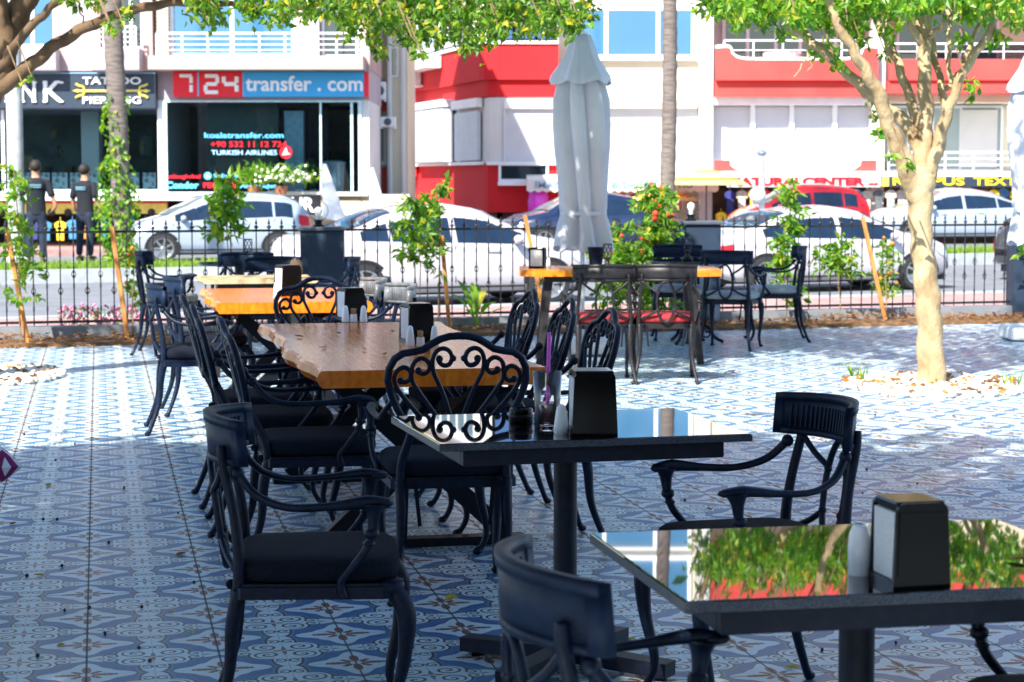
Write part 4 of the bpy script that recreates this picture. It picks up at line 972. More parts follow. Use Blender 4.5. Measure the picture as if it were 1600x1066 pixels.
# ---------------- cars
def interp(pts,x):
    if x<=pts[0][0]: return pts[0][1]
    for i in range(len(pts)-1):
        if x<=pts[i+1][0]:
            t=(x-pts[i][0])/(pts[i+1][0]-pts[i][0]); return pts[i][1]+(pts[i+1][1]-pts[i][1])*(t*t*(3-2*t)*.35+t*.65)
    return pts[-1][1]
CARS={
 'sedan':dict(top=[(-2.15,.58),(-2.10,.86),(-1.95,1.00),(-1.62,1.06),(-1.35,1.12),(-.85,1.34),(-.4,1.42),(.05,1.44),(.45,1.38),(.85,1.19),(1.22,.99),(1.65,.91),(1.98,.78),(2.12,.62),(2.15,.45)],belt=[(-2.15,.56),(-2.05,.82),(-1.5,.92),(0,.88),(1.2,.84),(1.9,.74),(2.12,.56),(2.15,.44)],w=[(-2.15,.60),(-2.05,.76),(-1.7,.85),(0,.88),(1.5,.85),(1.95,.72),(2.15,.50)],cab=(-1.35,1.15),ws=(.50,1.18),rw=(-1.5,-.80),wh=(-1.28,1.36),L=2.15,wins=[(-1.30,-.92),(-.88,-.05),(.03,1.0)]),
 'hatch':dict(top=[(-1.92,.55),(-1.90,.92),(-1.80,1.15),(-1.60,1.36),(-1.35,1.45),(-.7,1.51),(-.1,1.51),(.35,1.43),(.75,1.22),(1.15,1.01),(1.5,.92),(1.8,.76),(1.9,.6),(1.92,.45)],belt=[(-1.92,.54),(-1.87,.86),(-1.3,.96),(0,.92),(1.15,.86),(1.75,.70),(1.92,.44)],w=[(-1.92,.68),(-1.8,.80),(-1.3,.84),(0,.85),(1.3,.83),(1.75,.70),(1.92,.48)],cab=(-1.6,1.12),ws=(.35,1.12),rw=(-1.88,-1.50),wh=(-1.18,1.22),L=1.92,wins=[(-1.50,-1.12),(-1.07,-.25),(-.16,.95)])}
def car(kind,paint,x,y,rz,label,sc=(1,1,1),glass='carglass',group='cars parked along the street'):
    K=CARS[kind]; t=thing('parked_car',label,'car',(x,y,RZ),rz,group); t.scale=sc; pm=M[paint]
    def ring(x):
        w=interp(K['w'],x); zb=interp(K['belt'],x); zt=max(interp(K['top'],x),zb+.02); g=min(1,max(0,(zt-zb)/.45)); lo=.20+.12*max(0,abs(x)/K['L']-.8)/.2
        wr=w*(.93-.23*g); h=zt-zb
        return [(w*.90,lo),(w*.975,lo+.10),(w*1.0,lo+.26),(w*.995,zb-.10),(w*.965,zb),(wr+(w*.93-wr)*.12,zb+h*.80),(wr*.86,zb+h*.95),(wr*.5,zt),(0,zt+.012*g)]
    n=64; xs=[-K['L']+2*K['L']*(.5-.5*cos(PI*i/n)) for i in range(n+1)]
    vs=[];fs=[]; m_=17
    for xx in xs:
        r=ring(xx); vs+=[(xx,-a,b) for a,b in r]+[(xx,a,b) for a,b in r[:-1][::-1]]
    for i in range(n):
        for k in range(m_-1): fs.append((i*m_+k,i*m_+k+1,(i+1)*m_+k+1,(i+1)*m_+k))
        fs.append((i*m_+m_-1,i*m_,(i+1)*m_,(i+1)*m_+m_-1))
    fs+=[tuple(range(m_)),tuple(n*m_+k for k in range(m_))[::-1]]
    body=MB().add(vs,fs).build('body',pm,t,'all')
    def side(x,z,s,o=.006):
        r=ring(x); 
        for a,b in zip(r[3:6],r[4:7]):
            if z<=b[1]+1e-6:
                f=(z-a[1])/max(1e-6,b[1]-a[1]); return (x,s*(a[0]+(b[0]-a[0])*f+o),z)
        return (x,s*(r[6][0]+o),z)
    for (a,b) in K['wins']:
        for s in(-1,1):
            vs=[];fs=[];N=10
            for i in range(N+1):
                xx=a+(b-a)*i/N; zb=interp(K['belt'],xx)+.02; zt=interp(K['top'],xx); hi=max(zb+.01,zb+(zt-zb)*.83)
                for j in range(4): vs.append(side(xx,zb+(hi-zb)*j/3,s))
            for i in range(N):
                for j in range(3): fs.append((i*4+j,(i+1)*4+j,(i+1)*4+j+1,i*4+j+1))
            MB().add(vs,fs).build('side_window',M[glass],t,'all')
    def topsurf(x,f,o=.006):
        r=ring(x); P=[(r[8][0],r[8][1]),(r[7][0],r[7][1]),(r[6][0],r[6][1]),(r[5][0],r[5][1])]
        y=abs(f)*r[5][0]*.97
        for (y0,z0),(y1,z1) in zip(P,P[1:]):
            if y<=y1: return (x+0,y*(1 if f>=0 else -1),z0+(z1-z0)*(y-y0)/max(1e-6,y1-y0)+o)
        return (x,y*(1 if f>0 else -1),P[-1][1]+o)
    for nm,(a,b),gm_ in (('windscreen',K['ws'],'carglass2'),('rear_window',K['rw'],glass)):
        vs=[];fs=[];N=8
        for i in range(N+1):
            for j in range(11): p=topsurf(a+(b-a)*i/N,-.90+1.8*j/10,.012); vs.append((p[0]+(.006 if nm=='windscreen' else -.01),p[1],p[2]))
        for i in range(N):
            for j in range(10): fs.append((i*11+j,i*11+j+1,(i+1)*11+j+1,(i+1)*11+j))
        MB().add(vs,fs).build(nm,M[gm_],t,'all')
    for xw in K['wh']:
        for s in(-1,1):
            w=interp(K['w'],xw)
            b=MB(); N=20; 
            pts=[(xw+.375*cos(PI*i/N),.30+.375*sin(PI*i/N)) for i in range(N+1)]; 
            vs=[(px_,s*(w*1.0+.004),pz_) for px_,pz_ in pts]+[(xw,s*(w+.004),.26)]; b.add(vs,[(i,i+1,N+1) for i in range(N)])
            b.build('wheel_arch',M['blacktrim'],t)
            def L2(prof): # lathe around y axis
                m=MB().lathe(prof,seg=28); m.v=[(xw+a,s*(w-.17+c),.31+b_) for a,b_,c in m.v]; return m
            wt=L2([(.20,0),(.30,.0),(.315,.03),(.315,.15),(.295,.185),(.225,.192),(.22,.16),(.001,.15)]).build('wheel',M['tyre'],t,True)
            b=MB()
            rim=MB().lathe([(.225,.16),(.225,.190),(.205,.186),(.195,.165)],seg=28)
            for k in range(7):
                a=k*2*PI/7; rim.bar((.03*cos(a),.03*sin(a),.180),(.205*cos(a),.205*sin(a),.180),.05,.014,(0,0,1),(.03,.014))
            rim.ball((0,0,.18),.045,10,6,sz=.4)
            rim.v=[(xw+a,s*(w-.17+c),.31+b_) for a,b_,c in rim.v]; rim.build('rim',M['rim'],wt,True)
    for s in(-1,1):
        def patch(nm,x0,x1,zf0,zf1,mm,o=.012):
            vs=[];fs=[];N=8
            for i in range(N+1):
                xx=x0+(x1-x0)*i/N; zb=interp(K['belt'],xx)
                f=sin(PI*(i+.6)/(N+1.2))**.5
                for j in range(3):
                    z=zb+zf0*f+(zf1-zf0*f)*j/2; r=ring(xx)
                    w=interp([(r[0][1],r[0][0]),(r[1][1],r[1][0]),(r[2][1],r[2][0]),(r[3][1],r[3][0]),(r[4][1],r[4][0]),(r[5][1],r[5][0])],z); vs.append((xx,s*(w+o),z))
            for i in range(N):
                for j in range(2): fs.append((i*3+j,(i+1)*3+j,(i+1)*3+j+1,i*3+j+1))
            MB().add(vs,fs).build(nm,mm,t,'all')
        Lc=K['L']
        patch('headlight',Lc-.42,Lc-.02,-.17,-.02,M['headlight'])
        if kind=='sedan': patch('tail_light',-Lc+.01,-Lc+.34,-.20,-.03,M['taillight'])
        else: patch('tail_light',-Lc+.01,-Lc+.30,-.16,.12,M['taillight'])
        b=MB(); b.ball((K['ws'][1]-.32,s*(interp(K['w'],.8)+.10),interp(K['belt'],.9)+.09),.085,12,8,sx=.75,sy=1.1,sz=.75); b.bar((K['ws'][1]-.30,s*(interp(K['w'],.8)-.05),interp(K['belt'],.9)+.02),(K['ws'][1]-.31,s*(interp(K['w'],.8)+.08),interp(K['belt'],.9)+.06),.05,.03); b.build('side_mirror',pm,t,'all')
        for xx in (-.42,.55):
            p=side(xx,interp(K['belt'],xx)-.09,s,.012); MB().box(p[0]-.09,p[0]+.09,p[1]-.012,p[1]+.012,p[2]-.014,p[2]+.014,.006).build('door_handle',pm,t)
        b=MB()
        for xx in ((-.92,-.01,1.05) if kind=='sedan' else (-1.1,-.2,1.0)):
            w=interp(K['w'],xx); b.bar((xx,s*(w*.985+.004),.34),(xx,s*(w*.985+.001),interp(K['belt'],xx)-.02),.008,.012,(0,1,0))
        b.box(-.95,1.0,s*(interp(K['w'],0)*.965),s*(interp(K['w'],0)*.97+.012),.26,.285); b.build('door_seams',M['blacktrim'],t)
    b=MB(); L0=K['L']; b.box(-L0+.15,L0-.15,-.62,.62,.16,.30); b.build('underbody',M['blacktrim'],t)
    b=MB(); b.box(L0-.04,L0+.004,-.26,.26,.36,.46,.01); b.build('plate',M['plate'],t)
    MB().box(-L0-.012,-L0+.05,-.26,.26,.48,.59,.006).build('plate',M['plate'],t)
    MB().box(L0-.10,L0-.002,-.42,.42,.24,.34,.02).build('grille',M['blacktrim'],t)
    MB().tube([(-.9 if kind=='sedan' else -1.3,0,interp(K['top'],-.9 if kind=='sedan' else -1.3)),(-1.05 if kind=='sedan' else -1.55,0,interp(K['top'],-1.0)+.24)],.006,5).build('aerial',M['blacktrim'],t)
    return t
car('sedan','carpink',A(676,400,27.9)[0],27.9,SA,'white saloon parked nearest us in the middle, slate pillar in front of its boot',(1.0,1,.94))
car('sedan','carpink',A(1268,400,31.3)[0],31.3,SA,'white saloon with dark windows parked at right behind the ficus trunk',(1.0,1,.89))
car('hatch','carsilver',A(337,380,42.2)[0],42.2,SA+PI-R(6),'pale blue-white hatchback with red tail light, beyond the median at left',(.98,1,.93))
car('sedan','carblue',A(918,380,46.5)[0],46.5,SA+PI-R(8),'dark navy car behind the closed parasol, beyond the median',(.93,1,.97))
car('hatch','carred',A(1244,380,51.5)[0],51.5,SA+PI-R(14),'red hatchback in front of the clothes shop',(.90,1,1.02),'carglass')
car('sedan','carsilver',A(1484,380,53.5)[0],53.5,SA+PI-R(10),'white saloon with multi-spoke wheels at the right, beyond the median',(1.05,1,1.0))
car('sedan','carblack',A(1752,420,34.5)[0],34.5,SA+R(0),'black car at the right edge, only its tail showing past the fence',(1,1,.9))
# ---------------- people
def skinobj(name,V,E,m,parent,root=0,lev=2):
    me=bpy.data.meshes.new(name); me.from_pydata([v[:3] for v in V],E,[]); o=bpy.data.objects.new(name,me); C.objects.link(o); o.parent=parent; me.materials.append(m)
    sk=o.modifiers.new('Skin','SKIN'); sk.use_smooth_shade=True
    if not me.skin_vertices: 
        return o
    for i,v in enumerate(V):
        d=me.skin_vertices[0].data[i]; r=v[3]; d.radius=(r[0],r[1]) if isinstance(r,tuple) else (r,r); d.use_root=(i==root)
    ss=o.modifiers.new('Sub','SUBSURF'); ss.levels=lev; ss.render_levels=lev
    return o
def person(x,y,rz,label,H=1.76,armR=None,armL=None):
    t=thing('person',label,'person',(x,y,0),rz,'men standing outside the shop'); k=H/1.76
    Z=lambda *v:tuple(v)
    aR=armR or [(.235,-.02,1.20),(.27,.04,.97),(.265,.07,.88)]; aL=armL or [(-.235,-.02,1.20),(-.26,.05,.97),(-.25,.09,.88)]
    V=[(0,0,.95,(.125,.085)),(0,.0,1.12,(.12,.08)),(0,-.005,1.30,(.135,.088)),(0,0,1.41,(.10,.065)),(0,.005,1.50,.064),(0,.015,1.56,.066),(0,.02,1.645,(.086,.102)),(0,.015,1.73,(.072,.086)),
       (.175,0,1.405,.046),(*aR[0],.045),(*aR[1],.034),(*aR[2],.024),(-.175,0,1.405,.046),(*aL[0],.045),(*aL[1],.034),(*aL[2],.024),
       (.09,0,.86,.095),(.10,.01,.50,.058),(.10,-.02,.10,.038),(.10,.10,.04,.035),(-.09,0,.86,.095),(-.12,.02,.50,.058),(-.13,-.01,.10,.038),(-.14,.10,.04,.035)]
    E=[(0,1),(1,2),(2,3),(3,4),(4,5),(5,6),(6,7),(3,8),(8,9),(9,10),(10,11),(3,12),(12,13),(13,14),(14,15),(0,16),(16,17),(17,18),(18,19),(0,20),(20,21),(21,22),(22,23)]
    body=skinobj('body',[(a*k,b*k,c*k,r) for a,b,c,r in V],E,M['skin'],t)
    # hands: palm and five fingers joined to the wrist, separate chains
    for aa,sg in((aR,1),(aL,-1)):
        wv=Vector(aa[2])*k; d=(Vector(aa[2])-Vector(aa[1])).normalized(); b=MB(); s_=Vector((0,1,0))
        b.tube([wv-d*.01,wv+d*.04,wv+d*.085],[.024,.034,.028],8,.5)
        for q in range(4):
            o=s_*(.024-.016*q); ln=(.06,.075,.07,.055)[q]; b.tube([wv+d*.07+o,wv+d*(.07+ln*.5)+o,wv+d*(.07+ln)+o*1.0+Vector((-sg*.02,0,0))],[.009,.008,.006],6)
        b.tube([wv+d*.02+s_*.028,wv+d*.055+s_*.045,wv+d*.085+s_*.046],[.011,.009,.007],6)
        b.build('hand',M['skin'],t,'all')
    g=1.012
    b=MB(); b.lathe([(.172,.85),(.170,.86),(.166,.98),(.160,1.12),(.178,1.27),(.196,1.36),(.192,1.41),(.150,1.455),(.090,1.485),(.066,1.50),(.060,1.498)],seg=28,sy=.68)
    for aa in(aR,aL):
        sg=1 if aa[0][0]>0 else -1; e=Vector(aa[0]); s0=Vector((sg*.13,0,1.40)); b.tube([s0,Vector((sg*.185,0,1.405)),e.lerp(s0,.15)+Vector((sg*.012,0,-.01)),e+Vector((sg*.003,0,-.03))],[.066,.070,.064,.060],14)
    b.v=[(x_*k,y_*k,z_*k) for x_,y_,z_ in b.v]; b.build('t_shirt',M['tee'],t,'all')
    V3=[(0,0,.97,(.158,.115)),(0,0,.90,(.165,.12)),(.095,0,.80,.105),(.105,.01,.50,.075),(.105,-.02,.09,.062),(-.095,0,.80,.105),(-.125,.02,.50,.075),(-.135,-.01,.09,.062)]
    skinobj('jeans',[(a*k,b*k,c*k,r) for a,b,c,r in V3],[(0,1),(1,2),(2,3),(3,4),(1,5),(5,6),(6,7)],M['jeans'],t)
    for sx,yy in((.105,0),(-.138,0)):
        MB().ball((sx,.05,.045),.085,12,8,sx=.58,sy=1.65,sz=.62).build('shoe',M['shoe'],t,'all')
    b=MB(); b.ball((0,.003*k,1.69*k),.108*k,18,12,sx=.92,sy=1.08,sz=1.0); b.v=[v for v in b.v]; 
    b.v=[(x_,y_-.012,z_) if z_>1.62*k else (x_*.92,min(y_,-.01)-.01,z_+.0) for x_,y_,z_ in b.v]; b.build('hair',M['hair'],t,'all')
    b=MB()
    for s in(-1,1): b.ball((s*.088*k,.02*k,1.645*k),.022,8,6,sx=.5,sy=.8,sz=1.3); b.ball((s*.03*k,.112*k,1.66*k),.011,7,5)
    b.tube([(0,.105*k,1.66*k),(0,.135*k,1.62*k),(0,.108*k,1.61*k)],[.008,.014,.008],6); b.tube([(-.025*k,.108*k,1.58*k),(0,.114*k,1.578*k),(.025*k,.108*k,1.58*k)],[.004,.007,.004],5); b.build('face_features',M['skin'],t,'all')
    # pale printing across the shoulders
    b=MB()
    for r_ in range(2):
        for q in range(9 if r_==0 else 12): b.box(-.10+q*.2/(9 if r_==0 else 12),-.10+(q+.7)*.2/(9 if r_==0 else 12),-.150*k,-.110,(1.345-.035*r_)*k,(1.372-.04*r_)*k,.003)
    b.build('back_print',M['print'],t)
    return t
FONT=None
def text(s,size,m,parent,loc,rot=(PI/2,0,0),ext=.004,sx=1.0,name='lettering',bold=0,align='CENTER',space=1.0,w=None):
    cu=bpy.data.curves.new(name,'FONT'); cu.body=s; cu.size=size; cu.extrude=ext; cu.offset=bold; cu.align_x=align; cu.align_y='CENTER'; cu.space_character=space; cu.resolution_u=3
    o=bpy.data.objects.new(name,cu); me=bpy.data.meshes.new_from_object(o); bpy.data.objects.remove(o)
    if w:
        xs=[v.co.x for v in me.vertices]; cw=max(xs)-min(xs); mx=(max(xs)+min(xs))/2; sx=w/cw
        for v in me.vertices: v.co.x=(v.co.x-mx)
    me.materials.clear(); me.materials.append(m)
    o=bpy.data.objects.new(name,me); C.objects.link(o); o.parent=parent; o.location=loc; o.rotation_euler=rot; o.scale=(sx,1,1); return o
M['print']=mat('shirt_print',(.18,.36,.48),.7)
# ---------------- building materials
def bm(n,c,**k): return mat(n,c,k.pop('rough',.85),0,k.pop('var',.07),k.pop('scale',.8),**k)
M['pinkwall']=bm('pink_render',(.44,.31,.29),bump=.2,bscale=30); M['lilac']=bm('lilac_render',(.42,.37,.42),bump=.2,bscale=30)
M['cream']=bm('cream_render',(.66,.60,.46),bump=.2,bscale=30,detail=8); M['whitewall']=bm('white_render',(.66,.65,.64),bump=.2,bscale=30,detail=8)
M['beige']=bm('beige_render',(.66,.58,.44),bump=.2,bscale=30); M['red']=bm('red_render',(.55,.008,.014),bump=.15,bscale=30,detail=8,col2=(.60,.012,.018))
M['coral']=bm('coral_render',(.60,.05,.045),bump=.15,bscale=30,detail=8,col2=(.64,.07,.06)); M['slatesign']=bm('slate_sign',(.015,.03,.055),rough=.5)
M['signred']=mat('sign_red',(.78,.0,.015),.5,0,.02); M['signblue']=mat('sign_blue',(.03,.36,.74),.5,0,.02)
M['letterw']=mat('white_letters',(.85,.86,.88),.4,0,.02); M['gold']=mat('gold_paint',(.72,.60,.12),.4,.2,.1)
M['txtblue']=mat('blue_lettering',(.10,.50,.85),.5,0,.02); M['txtred']=mat('red_lettering',(.62,.0,.015),.5,0,.02); M['txtdark']=mat('bluegrey_lettering',(.18,.34,.46),.5,0,.02); M['txtyel']=mat('yellow_lettering',(.85,.66,.02),.5,0,.02)
def winmat(name,base,rough=.03,f=.5):
    m,n,l,b=newmat(name); tc=n.new('ShaderNodeTexCoord'); nz=n.new('ShaderNodeTexNoise'); nz.inputs['Scale'].default_value=.8; nz.inputs['Detail'].default_value=5; l.new(tc.outputs['Object'],nz.inputs[0])
    rp=n.new('ShaderNodeValToRGB'); l.new(nz.outputs['Fac'],rp.inputs[0]); rp.color_ramp.elements[0].color=(*[c*.8 for c in base],1); rp.color_ramp.elements[1].color=(*[min(1,c*1.2) for c in base],1)
    l.new(rp.outputs[0],b.inputs['Base Color']); b.inputs['Roughness'].default_value=rough; b.inputs['Specular IOR Level'].default_value=f; return m
M['winblue']=winmat('blue_window_glass',(.05,.16,.30),.05,.6); M['windark']=winmat('dark_window_glass',(.015,.025,.035),.03,1.0); M['windeep']=winmat('deep_blue_glass',(.015,.06,.20),.04,.9)  # blue base colour under a glossy finish
M['wincurt']=winmat('curtained_window',(.33,.40,.40),.08,.6)
M['shopglass']=glassmat('shop_glass',(.82,.93,.95),.36)
M['shutter']=mat('white_roller_shutter',(.60,.61,.66),.5,0,.03,3); M['shuttershade']=mat('shaded_roller_shutter',(.55,.62,.68),.5,0,.04,3)  # second shutter colour has the side wall's bluish shade painted in
def brickmat():
    m,n,l,b=newmat('pale_brick'); tc=n.new('ShaderNodeTexCoord'); mp=n.new('ShaderNodeMapping'); mp.inputs['Rotation'].default_value=(PI/2,0,0); mp.inputs['Scale'].default_value=(1,1,1); l.new(tc.outputs['Object'],mp.inputs[0])
    br=n.new('ShaderNodeTexBrick'); br.inputs['Scale'].default_value=1; br.inputs['Brick Width'].default_value=.24; br.inputs['Row Height'].default_value=.085; br.inputs['Mortar Size'].default_value=.012
    br.inputs['Color1'].default_value=(.62,.54,.42,1); br.inputs['Color2'].default_value=(.50,.43,.34,1); br.inputs['Mortar'].default_value=(.24,.21,.18,1)
    l.new(mp.outputs[0],br.inputs[0]); l.new(br.outputs[0],b.inputs['Base Color']); b.inputs['Roughness'].default_value=.9; return m
M['brick']=brickmat()
class Fac:
    def __init__(s,Y,root=None): s.Y=Y; s.root=root
    def X(s,px,py=150): return A(px,py,s.Y)[0]
    def Z(s,py,px=800): return A(px,py,s.Y)[2]
    def box(s,name,x0,y0,x1,y1,front,back,m,parent='root',bev=0,mb=None):
        b=mb or MB(); ym=min(max((y0+y1)/2,-40),500)
        b.box(s.X(x0,ym),s.X(x1,ym),s.Y-front,s.Y-back,s.Z(y1),s.Z(y0),bev)
        if mb: return mb
        return b.build(name,m,s.root if parent=='root' else parent)
    def window(s,x0,y0,x1,y1,mull,m='winblue',front=.05,fw=4,trans=(),sill=True,name='window'):
        mb=MB(); f=fw
        s.box('',x0,y0,x1,y0+f,front,0,None,mb=mb); s.box('',x0,y1-f,x1,y1,front,0,None,mb=mb)
        s.box('',x0,y0+f,x0+f,y1-f,front,0,None,mb=mb); s.box('',x1-f,y0+f,x1,y1-f,front,0,None,mb=mb)
        for k in mull: s.box('',k-f*.5,y0+f,k+f*.5,y1-f,front-.01,0,None,mb=mb)
        for k in trans: s.box('',x0+f,k-f*.3,x1-f,k+f*.3,front-.015,0,None,mb=mb)
        w=mb.build(name,M['whitegloss'],s.root); mb=MB(); s.box('',x0+f*.8,y0+f*.8,x1-f*.8,y1-f*.8,front-.035,-.0,None,mb=mb); mb.build('pane',M[m],w)
        if sill: mb=MB(); s.box('',x0-2,y1,x1+2,y1+3,front+.08,0,None,mb=mb); mb.build('sill',M['white'],w)
        return w
    def shutter(s,x0,y0,x1,y1,m='shutter',front=.04,pitch=.045):
        mb=MB(); z0,z1=s.Z(y1),s.Z(y0); xa,xb=s.X(x0,(y0+y1)/2),s.X(x1,(y0+y1)/2); n=int((z1-z0)/pitch); vs=[];fs=[]
        for i in range(n):
            z=z0+(z1-z0)*i/n; h=(z1-z0)/n
            for zz,dy in((z,0),(z+h*.12,.012),(z+h*.88,.016),(z+h,.004)): vs+=[(xa,s.Y-front-dy,zz),(xb,s.Y-front-dy,zz)]
        for i in range(4*n-1): fs.append((2*i,2*i+1,2*i+3,2*i+2))
        mb.add(vs,fs); mb.box(xa-.05,xa,s.Y-front-.04,s.Y,z0,z1).box(xb,xb+.05,s.Y-front-.04,s.Y,z0,z1)
        return mb.build('roller_shutter',M[m],s.root)
    def railing(s,x0,y0,x1,y1,n,rails=4,front=.9,m='whitegloss',r=.022,name='railing'):
        mb=MB(); xa,xb=s.X(x0,y1),s.X(x1,y1); z0,z1=s.Z(y1),s.Z(y0); yy=s.Y-front
        for i in range(n+1): x=xa+(xb-xa)*i/n; mb.tube([(x,yy,z0),(x,yy,z1)],r,6)
        for k in range(rails): z=z1-(z1-z0)*k/rails; mb.tube([(xa,yy,z),(xb,yy,z)],r*(1.25 if k==0 else .7),6)
        return mb.build(name,M[m],s.root,True)
# ---------------- left building
root=thing('apartment_building','pink and lilac apartment building with ground-floor shops at left','building',(0,0,0)); L=Fac(47,root)
L.box('wall',-420,-290,577,108,0,-4.5,M['pinkwall'])
L.box('wall',-420,108,577,157,.0,-4.4,M['lilac'])
L.box('wall',-420,157,-300,384,0,-4.4,M['lilac'])
mb=MB(); L.box('',-300,157,577,384,-4.0,-4.4,None,mb=mb); mb.build('back_wall',mat('shop_interior',(.09,.14,.14),.9,0,.4,1.5),root)
L.box('pillar',247,157,256,300,.05,-3.9,M['whitegloss']); L.box('pillar',-300,172,-292,384,0,-3.9,M['lilac']); L.box('pillar',3,172,8,300,.04,-.2,M['whitegloss'])
L.box('lintel',-300,157,247,172,.0,-3.9,M['lilac'])
L.box('floor_slab',-300,300,577,306,.5,-3.95,M['whitewall']); L.box('ledge',-300,306,405,313,.62,0,M['white'])
L.box('partition',565,157,577,300,.0,-3.9,M['whitewall'])
# lilac and pink pilasters upstairs, balcony boxes
for a,b_,m in((90,107,'pinkwall'),(107,141,'lilac'),(141,160,'pinkwall'),(226,241,'pinkwall')): L.box('pilaster',a,-288,b_,112,.35,0,M[m])
L.box('parapet',30,78,99,113,.75,.0,M['lilac'],bev=.03); L.box('parapet',154,78,228,113,.8,0,M['lilac'],bev=.03); L.box('parapet',-300,78,28,113,.75,0,M['lilac'],bev=.03)
L.box('balcony_slab',243,91,572,112,1.0,0,M['pinkwall'])
L.window(-60,-40,90,76,[14,52],fw=6,front=.12); L.window(-290,-40,-90,76,[-190],fw=6,front=.12)
L.window(160,-40,225,78,[205],'windark',fw=5)
L.window(266,-60,462,90,[363],'winblue',fw=6,front=.1)
L.box('brick_pier',247,-288,265,91,.28,0,M['brick']); L.box('brick_pier',464,-288,489,91,.28,0,M['brick'])
L.box('pilaster',489,-288,500,91,.3,0,M['lilac']); L.window(503,-40,560,90,[],'windark',fw=4)
L.railing(156,46,222,77,4,4,.75); L.railing(256,57,571,91,8,4,.95)
for k in(1,):
    o=-212*k
    L.window(-60,-40+o,90,76+o,[14,52],fw=6,front=.12); L.window(266,-60+o,462,80+o,[363],'winblue',fw=6); L.railing(256,57+o,571,91+o,8,4,.95); L.box('balcony_slab',243,91+o,572,112+o,1.0,0,M['pinkwall']); L.window(160,-40+o,225,78+o,[205],'windark',fw=5)
    L.box('parapet',30,78+o,99,113+o,.75,.0,M['lilac'],bev=.03)
L.box('roof_slab',-430,-302,585,-290,.6,-4.8,M['whitewall'])
# shop glazing
g1=L.box('shop_window',8,172,247,300,.03,.015,M['shopglass']); L.box('shop_window',-292,172,3,300,.03,.015,M['shopglass'])
g2=L.box('shop_window',262,160,500,300,.03,.015,M['shopglass'])
mb=MB()
for a,b_ in((256,262),(500,503),(548,552),(560,565)): L.box('',a,160,b_,300,.06,-.02,None,mb=mb)
L.box('',256,157,565,160,.065,-.02,None,mb=mb); L.box('',8,296,247,300,.05,.0,None,mb=mb); mb.build('shopfront_frame',mat('pale_turquoise_frame',(.50,.68,.72),.4),root)
g3=L.box('glass_door',503,172,548,300,.05,.03,M['shopglass'])
L.box('interior_column',110,172,138,300,-1.2,-1.6,M['whitewall']); L.box('interior_partition',440,172,470,300,-.6,-.9,mat('blue_partition',(.28,.42,.52),.7))
L.box('interior_panel',470,160,505,300,-1.4,-1.6,M['windark']); L.box('interior_panel',318,160,430,300,-.7,-.8,mat('dark_green_board',(.02,.05,.05),.5))
tg=Fac(47,None); rq=random.Random(9); IM=[mat('shelf_%d'%i,c,.7,0,.3,6) for i,c in enumerate(((.10,.07,.04),(.02,.05,.04),(.20,.16,.08),(.03,.03,.035),(.05,.12,.16)))]
for i in range(26):
    x=rq.choice((rq.uniform(12,240),rq.uniform(266,490))); y=rq.uniform(200,285); w_=rq.uniform(6,22); h_=rq.uniform(6,34); dp=rq.uniform(1.0,3.4)
    L.box('interior_shelf',x,y,x+w_,y+h_,-dp,-dp-.3,IM[i%5])
def onfac(nm,label,cat,x0,y0,x1,y1,front,back,m,group=None,f=L,bev=0):
    b=MB(); ym=(y0+y1)/2; xa,xb=f.X(x0,ym),f.X(x1,ym); z0,z1=f.Z(y1),f.Z(y0); cx=(xa+xb)/2
    b.box(xa-cx,xb-cx,-front,-back,0,z1-z0,bev); o=b.build(nm,m); t=thing(nm if False else nm,label,cat,(cx,f.Y,z0),0,group) if False else None
    o.location=(cx,f.Y,z0); tag(o,label,cat,group); return o
def signthing(nm,label,cat,px,py,f=L,group=None):
    p=A(px,py,f.Y); return thing(nm,label,cat,(p[0],f.Y,p[2]),0,group),p
def sbox(t,p,f,nm,x0,y0,x1,y1,front,back,m,bev=0):
    ym=(y0+y1)/2; b=MB(); b.box(f.X(x0,ym)-p[0],f.X(x1,ym)-p[0],-front,-back,f.Z(y1)-p[2],f.Z(y0)-p[2],bev); return b.build(nm,m,t)
def stxt(t,p,f,s,x0,x1,yc,hpx,front,m,bold=.0,sx=None,ext=.01,name='lettering'):
    a=A((x0+x1)/2,yc,f.Y); size=hpx/F*f.Y/.72
    return text(s,size,m,t,(a[0]-p[0],-front,a[2]-p[2]),w=(x1-x0)/F*f.Y,bold=bold,ext=ext,name=name)
t,p=signthing('shop_sign','dark slate shop sign with white letters and a gold double trident, above the posters','sign',123,172)
sbox(t,p,L,'board',-150,116,247,171,.30,.0,M['slatesign'],.02); sbox(t,p,L,'trim',-150,114,247,116.5,.32,0,M['txtdark'])
for s,x0,x1 in(('I',14,26),('N',38,61),('K',73,103)): stxt(t,p,L,s,x0,x1,145,31,.32,M['letterw'],.012,ext=.03)
for s,x0,x1 in(('I',14,26),('N',38,61),('K',73,103)):
    b=MB(); fs_=L.X; 
    for yy in(130.2,159.5):
        for xx in ((x0-1,x0+6),(x1-6,x1+1)) : b.box(L.X(xx[0],yy)-p[0],L.X(xx[1],yy)-p[0],-.345,-.30,L.Z(yy+1.4)-p[2],L.Z(yy-1.4)-p[2])
    b.build('serif',M['letterw'],t)
stxt(t,p,L,'TATTOO',134,224,128,11,.32,M['letterw'],.004,ext=.02); stxt(t,p,L,'PIERCING',134,224,158,11,.32,M['letterw'],.003,ext=.02)
b=MB()
def lp(x,y): a=A(x,y,L.Y); return (a[0]-p[0],-.33,a[2]-p[2])
b.bar(lp(126,143),lp(232,143),.02,.05,(0,0,1))
